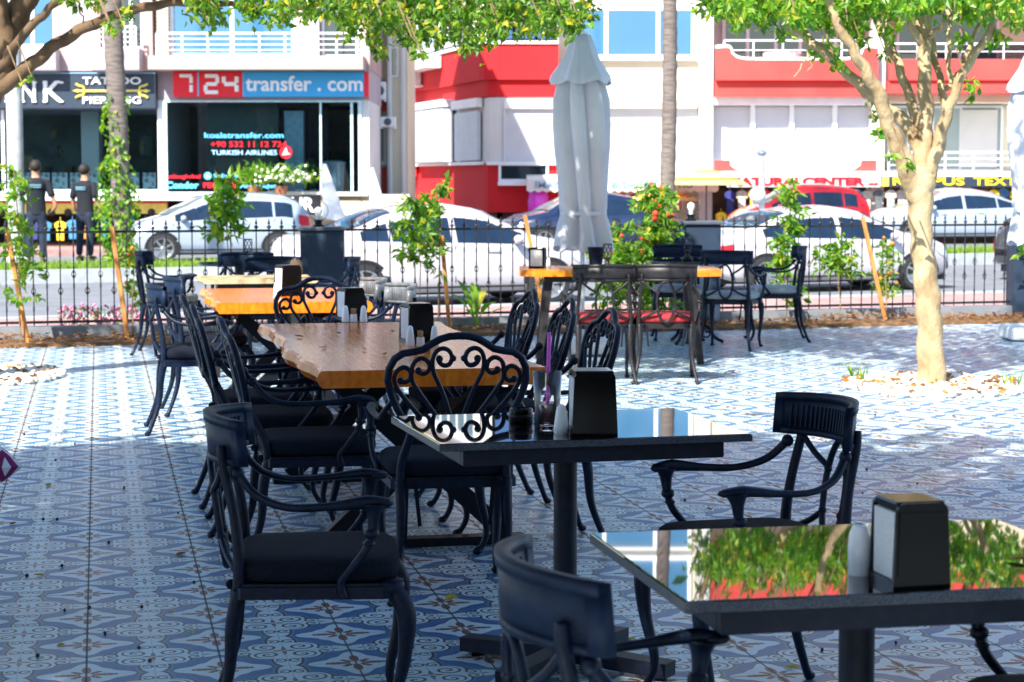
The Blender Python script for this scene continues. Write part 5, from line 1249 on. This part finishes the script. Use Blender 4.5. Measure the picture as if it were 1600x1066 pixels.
for sx,x in((-1,118),(1,240)):
    c=lambda dx,dy: lp(x-sx*dx,143+dy)
    b.prism([(c(0,0)[0],c(0,0)[2]),(c(9,-3)[0],c(9,-3)[2]),(c(9,3)[0],c(9,3)[2])],-.345,-.31)
    for s in(-1,1): b.tube(bez([c(18,0),c(17,s*6),c(10,s*8),c(5,s*11)],4),.028,5); 
b.build('trident_arrow',M['gold'],t,True)
t,p=signthing('shop_sign','red and sky-blue shop sign with digital numerals, between balcony and shop window','sign',423,152)
sbox(t,p,L,'red_panel',274,113,382,152,.32,0,M['signred'],.01); sbox(t,p,L,'blue_panel',382,113,570,152,.32,0,M['signblue'],.01); sbox(t,p,L,'red_panel',570,114,577,152,.32,0,M['signred'])
sbox(t,p,L,'divider',312,114,314,152,.33,.3,M['txtblue']); sbox(t,p,L,'divider',382,114,384,152,.33,.3,M['txtblue'])
def seg(x0,w,y0,h,on):
    b=MB(); q=w*.24
    R0={'a':(x0+q*.3,y0,x0+w-q*.3,y0+q),'d':(x0+q*.3,y0+h-q,x0+w-q*.3,y0+h),'g':(x0+q*.6,y0+h/2-q/2,x0+w-q*.6,y0+h/2+q/2),'b':(x0+w-q,y0+q*.6,x0+w,y0+h/2-q*.25),'c':(x0+w-q,y0+h/2+q*.25,x0+w,y0+h-q*.6),'f':(x0,y0+q*.6,x0+q,y0+h/2-q*.25),'e':(x0,y0+h/2+q*.25,x0+q,y0+h-q*.6)}
    for k in on: a=R0[k]; b.box(L.X(a[0])-p[0],L.X(a[2])-p[0],-.345,-.31,L.Z(a[3])-p[2],L.Z(a[1])-p[2],.012)
    b.build('numeral',M['letterw'],t)
seg(283,22,117,31,'abc'); seg(322,24,117,31,'abged'); seg(350,26,117,31,'fgbc')
stxt(t,p,L,'transfer . com',387,568,133,23,.33,M['letterw'],.010,ext=.02)
# glass lettering, a thing lying on the glass = part of building
def gt(s,x0,x1,yc,h,m,b=.006,d=.035):
    a=A((x0+x1)/2,yc,L.Y); text(s,h/F*L.Y/.72,m,root,(a[0],L.Y-d-.01,a[2]),w=(x1-x0)/F*L.Y,bold=b,ext=.003,name='window_lettering')
gt('koalatransfer.com',320,443,212,8.5,M['txtblue'],.003); gt('+90 532 11 12 734',330,448,226,9,M['txtred'],.003); gt('TURKISH AIRLINES',331,433,239,7.5,mat('pale_blue_lettering',(.42,.68,.88),.5),.001)
gt('atlasglobal',262,314,276,6,M['txtred'],.004); gt('SunExpress',334,372,275,6,M['txtblue'],.003); gt('Corendon',385,430,278,6,M['txtred'],.006); gt('OnurAir',449,486,277,8,M['letterw'],.005); gt('Condor',260,311,290,10,M['txtblue'],.010); gt('PEGASUS',318,370,290,8,M['txtred'],.008); gt('AnadoluJet',375,432,291,6,M['txtblue'],.004)
def disc(cx,cy,r,m,wing=None):
    a=A(cx,cy,L.Y); R_=r/F*L.Y; b=MB(); b.lathe([(R_,0),(R_,.006),(.001,.006)],seg=24); b.v=[(a[0]+x,L.Y-.04-z,a[2]+y) for x,y,z in b.v]; d=b.build('emblem',m,root)
    if wing:
        b=MB(); b.prism([(-.6*R_,-.45*R_),(.75*R_,-.30*R_),(.25*R_,-.1*R_),(.05*R_,.75*R_),(-.3*R_,.1*R_)],-.012,-.007); b.v=[(a[0]+x,L.Y-.04+y,a[2]+z) for x,y,z in b.v]; b.build('emblem_bird',wing,root)
disc(447,238,10,M['txtred'],M['letterw']); disc(325,275,6,M['txtblue'],M['letterw']); disc(441,277,6.5,M['letterw'],M['txtred'])
# posters in the tattoo shop
rr=random.Random(3); pm=mat('tattoo_flash_paper',(.62,.70,.70),.8,0,.5,9,col2=(.20,.24,.25),lo=.5,hi=.56,detail=6)
for i,(a,b_) in enumerate(((12,24),(30,52),(55,76),(80,104),(108,126),(130,152),(200,216),(222,242))):
    onfac('poster','pale ink-drawing poster, %s from the left at the foot of the dark shop window'%('first second third fourth fifth sixth seventh eighth'.split()[i]),'poster',a,270,b_,299,-.10,-.13,pm,'posters in the tattoo shop window')
# semi-basement shop
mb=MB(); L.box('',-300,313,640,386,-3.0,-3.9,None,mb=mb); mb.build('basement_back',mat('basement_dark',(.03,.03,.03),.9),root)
t,p=signthing('shop_sign','long yellow fascia of the low shop under the white ledge','sign',150,326)
sbox(t,p,L,'board',-120,315,262,334,.10,.0,M['gold']); sbox(t,p,L,'stripe',-120,315,262,318,.12,.0,M['coral'])
b=MB()
for i in range(14):
    x=-100+i*26; a=A(x,332,L.Y); b.ball((a[0]-p[0],-.12,a[2]-p[2]),.09,8,6,sy=.3)
b.build('studs',M['blacktrim'],t,True)
cols=[(.65,.05,.04),(.75,.55,.03),(.03,.04,.2),(.7,.25,.04),(.1,.12,.13),(.6,.1,.3),(.5,.5,.45),(.05,.2,.4)]
cm=[mat('cloth_%d'%i,c,.85,0,.3,9) for i,c in enumerate(cols)]
names=['red','yellow','navy','orange','dark','pink','cream','blue']
def garment(f,x,y,w,h,m,label,grp,front):
    b=MB(); X0=f.X(x,y);z=f.Z(y); k=f.Y/F; W=w*k/2; H=h*k
    P=[(-W*.25,0),(-W,-.12*H),(-W*.95,-.38*H),(-W*.62,-.34*H),(-W*.62,-H),(W*.62,-H*1.0),(W*.62,-.34*H),(W*.95,-.38*H),(W,-.12*H),(W*.25,0),(0,-.06*H)]
    b.prism(P,-.03,.03); b.bar((0,0,-.05*H),(0,0,.09),.012,.012,(0,1,0)); o=b.build('hanging_garment',m); o.location=(X0,f.Y-front,z); tag(o,label,'garment',grp); return o
for i,x in enumerate((30,58,78,98,118,142,165,212,232)):
    q=rr.randrange(8); garment(L,x,344+rr.uniform(-3,4),18,30,cm[q],'%s garment hanging under the yellow fascia of the low shop, one of a row'%names[q],'garments under the yellow fascia',.25+.07*(i%3))
# right end: steps, sign, wall
L.box('wall',400,313,640,386,-.4,-3.0,M['beige']); 
for k in range(4): L.box('step',455+k*6,304+k*10,640,314+k*10,.1+.3*k,-.4,M['beige'])
t,p=signthing('shop_sign','small black sign with white capital letters behind the pale shrub','sign',480,335); sbox(t,p,L,'board',440,303,511,335,1.55,1.45,M['blacktrim'],.02); stxt(t,p,L,'CUR',447,502,320,22,1.57,M['letterw'],.014)
for i,(x,y,w,hh) in enumerate(((397,300,34,34),(440,305,60,34))):
    p=A(x,312,46.2); T=thing('planter',('spiky-leaved pot plant on the white ledge','pale shrub with white blossoms on the ledge beside the black sign')[i],'potted plant',(p[0],46.15,A(x,306,46.2)[2]))
    MB().lathe([(.10,0),(.15,.20),(.16,.22),(.13,.22),(.001,.20)],seg=16).build('pot',mat('terracotta',(.42,.16,.09),.8),T,True)
    lb=MB(); fb=MB()
    for k in range(380 if i else 160):
        v=Vector((random.gauss(0,.38 if i else .16),random.gauss(0,.15),.3+abs(random.gauss(0,.16)))); leaf(lb,v,rnd(1)+Vector((0,0,.6)),.16 if i else .28,.06)
        if i and k%5==0: fb.ball(v+Vector((0,-.12,.02)),.035,5,4)
    lb.build('foliage',M['leafy'],T,fix=False)
    if i: tag(fb.build('flowers',M['flower_white'],T),kind='stuff')
def sail(x0,xt,yt,x1,yb,Yp,label):
    a=A(x0,yb,Yp); b_=A(xt,yt,Yp); c=A(x1,yb+8,Yp); o=MB().prism([(a[0],a[2]),(b_[0]-.02,b_[2]),(b_[0]+.05,b_[2]),(c[0],c[2])],Yp-.03,Yp+.03).build('folded_sunshade',M['lace']); tag(o,label,'sunshade','folded white sunshades by the steps')
M['lace']=mat('white_lace_cloth',(.74,.74,.76),.8,0,.1,14,.4,40)
sail(504,506,256,543,340,44.5,'left folded white lace sunshade with a curled tip by the shop steps'); sail(577,580,262,608,330,45.5,'right folded white lace sunshade below the beige wall')
t=thing('waste_bin','tall grey bin standing in the shop doorway','bin',(A(522,300,47.6)[0],47.6,L.Z(300))); MB().lathe([(.22,0),(.26,.62),(.28,.64),(.28,.68),(.2,.72),(.001,.73)],seg=18).build('body',M['carsilver'],t,True); MB().lathe([(.03,.73),(.03,.78),(.001,.785)],seg=10).build('handle',M['steel'],t,True)
# ---------------- recessed beige building in the gap
root=thing('beige_building','narrow sunlit beige building with pipes between the pink and the red-banded ones','building'); Gp=Fac(52,root)
Gp.box('wall',545,-150,637,392,0,-4,M['beige']); Gp.box('pilaster',606,-150,628,392,.5,0,M['cream']); Gp.box('red_band',578,126,604,175,.12,0,M['coral']); Gp.box('red_band',576,262,610,300,.12,0,M['coral'])
Gp.window(582,190,603,255,[],'wincurt',fw=3); Gp.window(610,76,624,122,[],'windark',front=.56,fw=2,sill=False)
mb=MB(); 
for x in(612,632): a=A(x,300,52); mb.tube([(a[0],51.4,-.05),(a[0],51.4,8)],.06,8)
mb.build('drain_pipe',M['whitewall'],root,True)
Gp.box('cornice',570,-60,640,-52,.7,0,M['white']); Gp.box('roof_slab',540,-158,640,-150,.5,-4.2,M['whitewall'])
def acunit(f,x0,y0,x1,y1,front,label,rz=0):
    xa,xb=f.X(x0),f.X(x1); z0,z1=f.Z(y1),f.Z(y0); w=xb-xa;h=z1-z0
    t=thing('air_conditioner',label,'air conditioner',((xa+xb)/2,f.Y-front,z0),rz,'air conditioners on the walls')
    MB().box(-w/2,w/2,-.3,0,0,h,.02).build('casing',M['white'],t); b=MB(); b.lathe([(.001,0),(min(w,h)*.38,0),(min(w,h)*.38,.02),(.001,.025)],seg=22); b.v=[(x,-.302-z,y+h/2) for x,y,z in b.v]; b.build('fan_grille',M['pillar_cap'],t)
    b=MB(); b.box(-w/2,-w/2+.04,-.34,.25,-.04,0); b.box(w/2-.04,w/2,-.34,.25,-.04,0); b.build('bracket',M['white'],t)
acunit(Gp,585,130,606,158,.55,'small air conditioner on the beige wall beside the blue sign'); acunit(Gp,598,185,622,200,.9,'flat air conditioner on the sunlit pilaster')
# ---------------- red and cream building
YR=58; root=thing('apartment_building','cream building with bright red balcony bands and white shutters at right','building'); Rb=Fac(YR,root)
def X(px,py=150): return A(px,py,YR)[0]
def Zr(py): return A(800,py,YR)[2]
# bay: footprint polygon
x0,x1=X(757),X(871); d=Vector((-.272,.962)); Lw=9.7
foot=lambda o,of=0: [(x0+.35,YR-1.0-o),(x1,YR-1.0-o),(x1,YR+9),(x0+d.x*Lw-o,YR-.6+d.y*Lw),(x0-o*1.0,YR-.65-o*.3),(x0+.10-o*.7,YR-.9-o*.8)]
def bay(y0,y1,m,o,nm='bay_wall'): MB().prism(foot(o),Zr(y1),Zr(y0),'z').build(nm,m,root)
bay(331,392,mat('dark_shopwall',(.10,.07,.06),.9),-.5,'shop_base'); bay(256,331,M['red'],.0); bay(154,256,M['whitewall'],-.06); bay(128,153,M['red'],-.0); bay(73,127.5,M['red'],.14,'balcony_band'); bay(68,73,M['white'],.2,'coping')
bay(-86,67.5,M['whitewall'],-.06)
for k in(1,2,3):
    o=-155*k; bay(-86+o,73+o-86+85-5,M['whitewall'],-.06) if False else None
bay(-165,-86.5,M['cream'],.1,'balcony_band'); bay(-245,-165.5,M['whitewall'],-.06); bay(-325,-245.5,M['cream'],.1,'balcony_band'); bay(-405,-325.5,M['whitewall'],-.06); bay(-420,-405.5,M['white'],.3,'roof_slab')
# front of bay windows/shutters
Bf=Fac(YR-1.0,root)
Bf.window(768,-80,870,66,[803,838],'windeep',fw=5,front=.0,sill=False); 
Bf.box('shutter_box',788,158,872,170,.12,-.05,M['white']); Bf.shutter(790,170,868,253,front=-.02); Bf.box('sill',760,253,872,258,.15,-.06,M['white'])
Bf.window(779,255,857,284,[],'windark',fw=4,front=.1,sill=False); Bf.window(768,-240,870,-170,[803,838],'windeep',fw=5,front=.0,sill=False)
Bf.box('sill_ledge',778,284,872,290,.35,0,M['white'])
# left side wall of the bay: shutters and windows placed along it
def sidebox(nm,u0,u1,py0,py1,o0,o1,m,par=None,mb=None,scale=None):
    b=mb or MB(); nrm=Vector((-.962,-.272)); P0=Vector((x0-.06,YR-.62)); 
    a=P0+d*u0;c=P0+d*u1; pts=[a+nrm*o0,c+nrm*o0,c+nrm*o1,a+nrm*o1]
    # heights follow the corner scale
    b.prism([(q.x,q.y) for q in pts],Zr(py1),Zr(py0),'z')
    return b if mb else b.build(nm,m,par or root)
sidebox('roller_shutter',.35,3.0,174,250,-.05,.03,M['shuttershade']); sidebox('shutter_box',.2,3.1,154,168,-.06,.12,M['white']); sidebox('shutter_box',3.3,7.4,150,162,-.06,.35,M['white'])
mb=MB()
for k in range(30): z=176+k*2.5; sidebox('',.35,3.0,z,z+2.0,.03,.045,None,mb=mb)
mb.build('shutter_slats',M['shuttershade'],root)
sidebox('roller_shutter',3.35,7.3,163,252,.0,.30,M['shuttershade']); mb=MB()
for k in range(34): z=165+k*2.5; sidebox('',3.4,7.25,z,z+2.0,.30,.315,None,mb=mb)
for k in range(1,6): sidebox('',3.35+k*.66,3.38+k*.66,163,252,.315,.33,None,mb=mb)
mb.build('shutter_slats',M['shuttershade'],root)
w=sidebox('window',7.5,9.5,163,252,-.05,.12,M['whitegloss']); mb=MB()
for k in range(3): sidebox('',7.6+k*.65,8.15+k*.65,190,248,.12,.125,None,mb=mb); sidebox('',7.6+k*.65,8.15+k*.65,168,184,.12,.125,None,mb=mb)
mb.build('pane',M['wincurt'],w); sidebox('sill',0,9.6,253,258,-.05,.10,M['white'])
w=sidebox('window',.5,8.6,-60,64,-.05,.12,M['whitegloss']); mb=MB()
for k in range(8): sidebox('',.6+k*1.0,1.35+k*1.0,-50,58,.12,.125,None,mb=mb)
mb.build('pane',M['windark'],w)
sidebox('planter_box',4.2,6.8,76,96,.14,.65,M['whitewall']); sidebox('red_overhang',8.0,9.6,258,276,.0,.5,M['red'])
q=Vector((x0-.06,YR-.62))+d*7.2+Vector((-.962,-.272))*.35
t=thing('air_conditioner','air conditioner hanging on the shaded red side wall','air conditioner',(q.x,q.y,Zr(118)),R(-60),'air conditioners on the walls')
MB().box(-.45,.45,-.35,.1,0,.62,.02).build('casing',M['white'],t); b=MB(); b.lathe([(.001,0),(.24,0),(.24,.02),(.001,.025)],seg=22); b.v=[(x-.1,-.352-z,y+.31) for x,y,z in b.v]; b.build('fan_grille',M['pillar_cap'],t); MB().box(-.48,.48,-.45,.35,-.06,0).build('bracket',M['white'],t)
for i,xx in enumerate((716,872-157)):
    pass
# cream middle section
Rb.box('wall',871,-405,1092,392,0,-9,M['cream']); Rb.box('cornice',871,152,1090,164,.25,0,M['white']); Rb.box('shutter_box',948,162,1088,170,.30,0,M['cream'])
Rb.shutter(945,170,1086,262,front=.05); Rb.box('sill',871,263,1092,268,.18,0,M['whitewall'])
Rb.window(905,-75,1086,92,[947,1028],'winblue',fw=6,front=.12); Rb.window(905,-235,1086,-85,[947,1028],'winblue',fw=6,front=.12); Rb.window(905,-390,1086,-245,[947,1028],'winblue',fw=6,front=.12)
Rb.box('blind',908,0,1083,17,.10,.09,M['whitewall'])
Rb.box('pier',1092,-405,1112,392,.6,-9,M['whitewall'])
# red balcony section
Rb.box('wall',1112,-405,1360,392,-1.6,-9,M['whitewall'])
def dip(xl,xr,yt,yb,yd,cl,cr,m,front,back,nm):
    pts=[]
    def z(y): return Zr(y)
    P=[(xl,yb),(xr,yb),(xr,yt)]
    if cr: P+=[(xr-22,yt),(xr-24,yt+(yd-yt)*.45),(xr-32,yt+(yd-yt)*.8),(xr-46,yd)]
    else: P+=[(xr,yt)]
    if cl: P+=[(xl+46,yd),(xl+32,yt+(yd-yt)*.8),(xl+24,yt+(yd-yt)*.45),(xl+22,yt),(xl,yt)]
    else: P+=[(xl,yt)]
    b=MB(); b.prism([(X(a,100),z(c)) for a,c in P],YR-front,YR-back); return b.build(nm,m,root)
dip(1113,1362,79,128,97,1,1,M['coral'],1.0,.85,'balcony_parapet'); dip(1113,1362,75,78.5,75.5,0,0,M['white'],1.05,.82,'coping') if False else None
b=MB()
for sgn,xx in((1,1113),(-1,1362)): b.tube(bez([(X(xx,90),YR-.92,Zr(78)),(X(xx+sgn*20,90),YR-.92,Zr(77)),(X(xx+sgn*24,90),YR-.92,Zr(86)),(X(xx+sgn*32,90),YR-.92,Zr(93)),(X(xx+sgn*46,90),YR-.92,Zr(96)),(X(xx+sgn*70,90),YR-.92,Zr(96.5))],4),.07,6)
b.tube([(X(1180,96),YR-.92,Zr(96.5)),(X(1295,96),YR-.92,Zr(96.5))],.07,6); b.build('coping',M['white'],root,True)
Rb.box('balcony_slab',1113,128,1362,152,.80,-1.6,M['coral']); Rb.box('lintel',1113,152,1362,165,.55,-1.6,M['white'])
Rb.box('balcony_slab',1113,-20,1362,-6,.9,-1.6,M['cream']); Rb.box('balcony_parapet',1113,-75,1362,-20,1.0,.85,M['cream']); Rb.box('balcony_slab',1113,-255,1362,-235,.9,-1.6,M['coral']); Rb.box('balcony_parapet',1113,-310,1362,-255,1.0,.85,M['coral'])
R2=Fac(YR+1.6,root); R2.window(1128,-10,1355,98,[1168,1212,1250,1305],'windark',fw=5,front=.1); R2.window(1128,-160,1355,-70,[1200,1280],'windark',fw=5,front=.1)
Rb.railing(1126,67,1352,97,5,2,.92)
p_=A(1222,88,YR+.2)
t=thing('balcony_table','round table under a white and red cloth on the upper balcony','table',(p_[0],YR+.2,Zr(103))); MB().lathe([(.55,.0),(.55,.35),(.5,.38),(.001,.385)],seg=20).build('tablecloth',mat('red_white_cloth',(.7,.68,.68),.8,0,.3,5,col2=(.62,.25,.28)),t,True); MB().lathe([(.05,-.3),(.05,0)],seg=8).build('leg',M['steel'],t)
for a,b_ in((1116,1172),(1179,1233),(1240,1300),(1306,1358)): Rb.shutter(a,167,b_,252,front=-.05); Rb.box('mullion',b_,165,b_+7,250,.10,-.2,M['white'])
Rb.box('infill',1113,165,1362,268,-.1,-1.6,M['whitewall'])
dip(1113,1362,251,270,268.5,1,1,M['coral'],1.0,.85,'balcony_parapet')
b=MB(); 
for i in range(5): x=X(1150+i*44,255); b.tube([(x,YR-.9,Zr(268)),(x,YR-.9,Zr(246))],.03,6)
b.tube([(X(1136,250),YR-.9,Zr(247)),(X(1340,250),YR-.9,Zr(247))],.035,6)
for i in range(60): x=X(1142+i*3.4,255); b.tube([(x,YR-.9,Zr(267)),(x+.28,YR-.9,Zr(249))],.010,4); b.tube([(x+.28,YR-.88,Zr(267)),(x,YR-.88,Zr(249))],.010,4)
b.build('lattice_railing',M['whitegloss'],root)
Rb.box('pier',1360,-405,1379,392,.6,-9,M['whitewall'])
# right cream section with pink band
Rb.box('wall',1379,-405,1900,160,-1.2,-9,M['cream']); Rb.box('wall',1379,160,1900,392,-1.5,-9,M['cream'])
Rb.box('balcony_parapet',1379,96,1600,128,1.0,.85,M['coral']); Rb.box('balcony_slab',1379,128,1620,148,.9,-1.2,M['coral']); Rb.box('balcony_parapet',1379,-60,1900,-10,1.0,.85,M['coral']); Rb.box('balcony_slab',1379,-10,1900,6,.9,-1.2,M['coral']); Rb.box('balcony_parapet',1379,-310,1900,-255,1.0,.85,M['coral'])
Rb.box('balcony_parapet',1640,96,1900,128,1.0,.85,M['coral']); Rb.box('lintel',1379,148,1900,160,.0,-1.5,M['cream'])
R3=Fac(YR+1.2,root); R3.window(1400,10,1560,96,[1440,1500],'windark',fw=4,front=.1); R4=Fac(YR+1.5,root); R4.window(1386,165,1566,268,[1418,1456,1500],'wincurt',fw=4,front=.1,sill=False)
b=MB()
for i in range(40):
    x=R4.X(1500+i*1.4,200); b.box(x,x+.035,YR+1.5-.13-.02*(i%2),YR+1.5-.10,R4.Z(262),R4.Z(172))
b.build('curtain',M['whitewall'],root)
Rb.railing(1379,72,1600,96,5,2,.92); b=MB()
for i in range(42): x=X(1490+i*2.6,85); b.tube([(x,YR-.9,Zr(95)),(x+.22,YR-.9,Zr(73))],.012,4); b.tube([(x+.22,YR-.88,Zr(95)),(x,YR-.88,Zr(73))],.012,4)
b.build('lattice_railing',M['steel'],root)
Rb.railing(1379,239,1900,268,12,3,.92); Rb.box('roof_slab',1092,-420,1910,-405,.7,-9.2,M['white'])
Rb.box('floor_slab',1092,268,1900,276,1.3,-1.4,M['white'])
# shop recess under the slab
Rb.box('shop_back',871,276,1900,392,-.2,-.3,mat('clothes_shop_dark',(.05,.035,.03),.9,0,.5,2,col2=(.16,.09,.06)),)
# banners
t,p=signthing('shop_banner','white banner with large red capitals above the clothes racks','banner',1230,292,Rb); sbox(t,p,Rb,'cloth',1128,276,1362,292,1.36,1.33,M['whitewall']); stxt(t,p,Rb,'NATURALCENTER',1130,1338,284,11.5,1.38,M['txtred'],.015); stxt(t,p,Rb,'tekstil',1343,1358,287,4,1.38,M['txtred'],.004)
t,p=signthing('shop_banner','dark banner with yellow capitals behind the ficus trunk','banner',1480,292,Rb); sbox(t,p,Rb,'cloth',1376,276,1620,292,1.36,1.33,M['slatesign']); stxt(t,p,Rb,'RAMPUS',1381,1490,284,12,1.38,M['txtyel'],.006); stxt(t,p,Rb,'TEXTIL',1504,1590,284,12,1.38,M['txtyel'],.006); sbox(t,p,Rb,'gold_emblem',1364,277,1375,291,1.37,1.34,M['gold'])
t,p=signthing('awning','white scalloped awning with blue-grey lettering behind the parasol','awning',960,298,Rb)
b=MB(); a0,a1=X(822,285)-p[0],X(1112,285)-p[0]; z0,z1,z2=Zr(297)-p[2],Zr(281)-p[2],Zr(266)-p[2]
b.add([(a0,-1.9,z1),(a1,-1.9,z1),(a1,-.3,z2),(a0,-.3,z2),(a0,-1.88,z1-.02),(a1,-1.88,z1-.02),(a1,-.3,z2-.03),(a0,-.3,z2-.03)],[(0,1,2,3),(7,6,5,4),(0,4,5,1),(2,6,7,3),(0,3,7,4),(1,5,6,2)]); b.build('canvas',M['whitewall'],t)
P=[(a0,z1)]+[(a0+(a1-a0)*i/96,z0-(.035 if i%4 in(1,2,3) else 0)-(.02 if i%4==2 else 0)) for i in range(97)]+[(a1,z1)]; MB().prism(P,-1.93,-1.91).build('valance',M['whitewall'],t)
stxt(t,p,Rb,'IMAGE',835,885,289,9.5,1.95,M['txtdark'],.006) ; stxt(t,p,Rb,'& SHOES',949,1019,289,10,1.95,M['txtdark'],.006); stxt(t,p,Rb,'HU',1052,1073,289,10,1.95,M['txtdark'],.006)
# striped market umbrellas
def umb(px,py,r,label,Yp,hh):
    a=A(px,py,Yp); t=thing('striped_umbrella',label,'umbrella',(a[0],Yp,-.06),0,'striped umbrellas at the shops'); zt=a[2]+.06; nseg=16; RG=[MB() for _ in range(6)]
    for k in range(nseg):
        a0_=2*PI*k/nseg;a1_=2*PI*(k+1)/nseg
        for q in range(6):
            r0,r1=r*q/6,r*(q+1)/6; f=lambda rr_:zt-hh*(rr_/r)**1.6
            RG[q].add([(r0*cos(a0_),r0*sin(a0_),f(r0)),(r1*cos(a0_),r1*sin(a0_),f(r1)),(r1*cos(a1_),r1*sin(a1_),f(r1)),(r0*cos(a1_),r0*sin(a1_),f(r0)),(r0*cos(a0_),r0*sin(a0_),f(r0)-.01),(r1*cos(a0_),r1*sin(a0_),f(r1)-.01),(r1*cos(a1_),r1*sin(a1_),f(r1)-.01),(r0*cos(a1_),r0*sin(a1_),f(r0)-.01)],[(0,1,2,3),(7,6,5,4),(1,5,6,2)])
    sm=(M['flower_white'],mat('orange_stripe',(.72,.22,.04),.8),mat('ochre_stripe',(.75,.55,.18),.8))
    for q in range(6): RG[q].build('canopy_band',sm[q%3],t)
    MB().tube([(0,0,0),(0,0,zt+.1)],.025,8).build('pole',M['pillar_cap'],t)
umb(1104,264,1.15,'larger striped orange and cream umbrella beside the red-lettered banner',55.6,.42); umb(1035,292,1.0,'smaller striped umbrella behind the bare palm trunk',56.4,.36)
# clothing display
x=1125; i=0
for row,(yy,hh) in enumerate(((296,34),(332,34))):
    for k in range(28 if row==0 else 20):
        px=1135+k*17.5; 
        if row==1: px=1120+k*24
        q=rr.randrange(8); garment(Rb,px,yy+rr.uniform(-2,2),17,hh,cm[q],'%s garment hanging %s the banners of the clothes shop'%(names[q],'just under' if row==0 else 'on the lower rail below'),'garments of the clothes shop',1.0+.08*(k%3)+.2*row)
for k in range(9):
    q=rr.randrange(8); garment(Rb,880+k*22,301,17,26,cm[q],'%s garment hanging under the scalloped awning'%names[q],'garments under the scalloped awning',.9)
p=A(841,318,56.5); o=MB().lathe([(.22,0),(.28,.2),(.3,.5),(.24,.8),(.12,.95),(.001,1.0)],seg=18).build('swim_ring',mat('magenta_vinyl',(.72,.05,.60),.3),None,True); o.location=(p[0],56.5,p[2]-.45); tag(o,'magenta inflatable beside the navy car roof','inflatable')
# white lamp post with globe in front of shops
p=A(1190,300,49); t=thing('globe_street_lamp','white post with a white globe just left of the red hatchback','street lamp',(p[0],49,-.06)); MB().lathe([(.10,0),(.10,.05),(.07,.08),(.07,2.1)],seg=12).build('post',M['white'],t,True); MB().ball((-.12,-.2,1.15),.20,16,10).build('globe',M['white'],t,'all'); MB().ball((0,0,2.15),.13,12,8,sz=.6).build('finial',M['carsilver'],t,'all')
# unseen restaurant added behind the viewpoint to darken reflections and sky light
root=thing('added_restaurant','unseen low brown restaurant with a dark awning, added behind the viewpoint','building',(0,-9.5,0))
MB().box(-48,48,-6,0,0,6.5).build('wall',mat('dark_brown_render',(.09,.065,.045),.8),root); MB().box(-48.4,48.4,-6.3,.5,6.5,6.9).build('roof_slab',M['white'],root)
for i in range(7):
    x=-13.5+i*4.5; w=MB().box(x-1.5,x+1.5,0,.06,.2,2.6).build('window',M['steel'],root); MB().box(x-1.4,x+1.4,.06,.08,.3,2.5).build('pane',M['windark'],w); MB().box(x-2.1,x-1.9,2.6,2.8,0,2.9).build('post',M['steel'],root)
b=MB(); b.add([(-16,0,3.6),(16,0,3.6),(16,2.9,2.9),(-16,2.9,2.9),(-16,0,3.5),(16,0,3.5),(16,2.9,2.8),(-16,2.9,2.8)],[(0,1,2,3),(7,6,5,4),(0,4,5,1),(2,6,7,3),(0,3,7,4),(1,5,6,2)]); b.build('awning',M['barkd'],root)
# people
p=G(62,411,0); person(p[0],36.0,R(12),'broad-shouldered man in black T-shirt and jeans standing behind the lamp post, back turned',1.78,armR=[(.27,-.03,1.19),(.34,-.02,.98),(.26,.10,.90)])
p=G(135,408,0); person(p[0],37.0,R(-20),'slimmer man in black T-shirt beside the creeper-covered palm, looking right',1.72,armL=[(-.25,-.02,1.19),(-.27,.06,.97),(-.24,.14,.9)])
# ---------------- light, sky, camera
EL=R(43); HX,HY=-.45,-.89; nn=math.hypot(HX,HY); HX/=nn; HY/=nn
sd=Vector((HX*cos(EL),HY*cos(EL),sin(EL)))
sun=bpy.data.lights.new('sun','SUN'); sun.energy=5; sun.angle=R(.6); sun.color=(1,.95,.86); so=bpy.data.objects.new('sun',sun); C.objects.link(so)
so.rotation_euler=sd.to_track_quat('Z','Y').to_euler(); so.location=(-10,-10,20)
W=bpy.data.worlds.new('World'); S.world=W; W.use_nodes=True; n=W.node_tree.nodes; l=W.node_tree.links
sk=n.new('ShaderNodeTexSky'); sk.sky_type='NISHITA'; sk.sun_disc=False; sk.sun_elevation=EL; sk.sun_rotation=math.atan2(HX,HY); sk.dust_density=.6; sk.ozone_density=2.0
l.new(sk.outputs[0],n['Background'].inputs[0]); n['Background'].inputs[1].default_value=.125
cd=bpy.data.cameras.new('camera'); co=bpy.data.objects.new('camera',cd); C.objects.link(co); co.location=(0,0,CH); co.rotation_euler=(PI/2-PIT,0,0)
cd.sensor_width=36; cd.lens=F/1600*36; cd.clip_end=2000; cd.clip_start=.1
cd.dof.use_dof=True; cd.dof.focus_distance=7.2; cd.dof.aperture_fstop=8
S.camera=co
S.view_settings.view_transform='Standard'; S.view_settings.look='None'; S.view_settings.gamma=1; S.view_settings.use_curve_mapping=False; S.view_settings.exposure=1.32
S.render.engine='CYCLES'; S.cycles.max_bounces=8; S.cycles.transparent_max_bounces=16
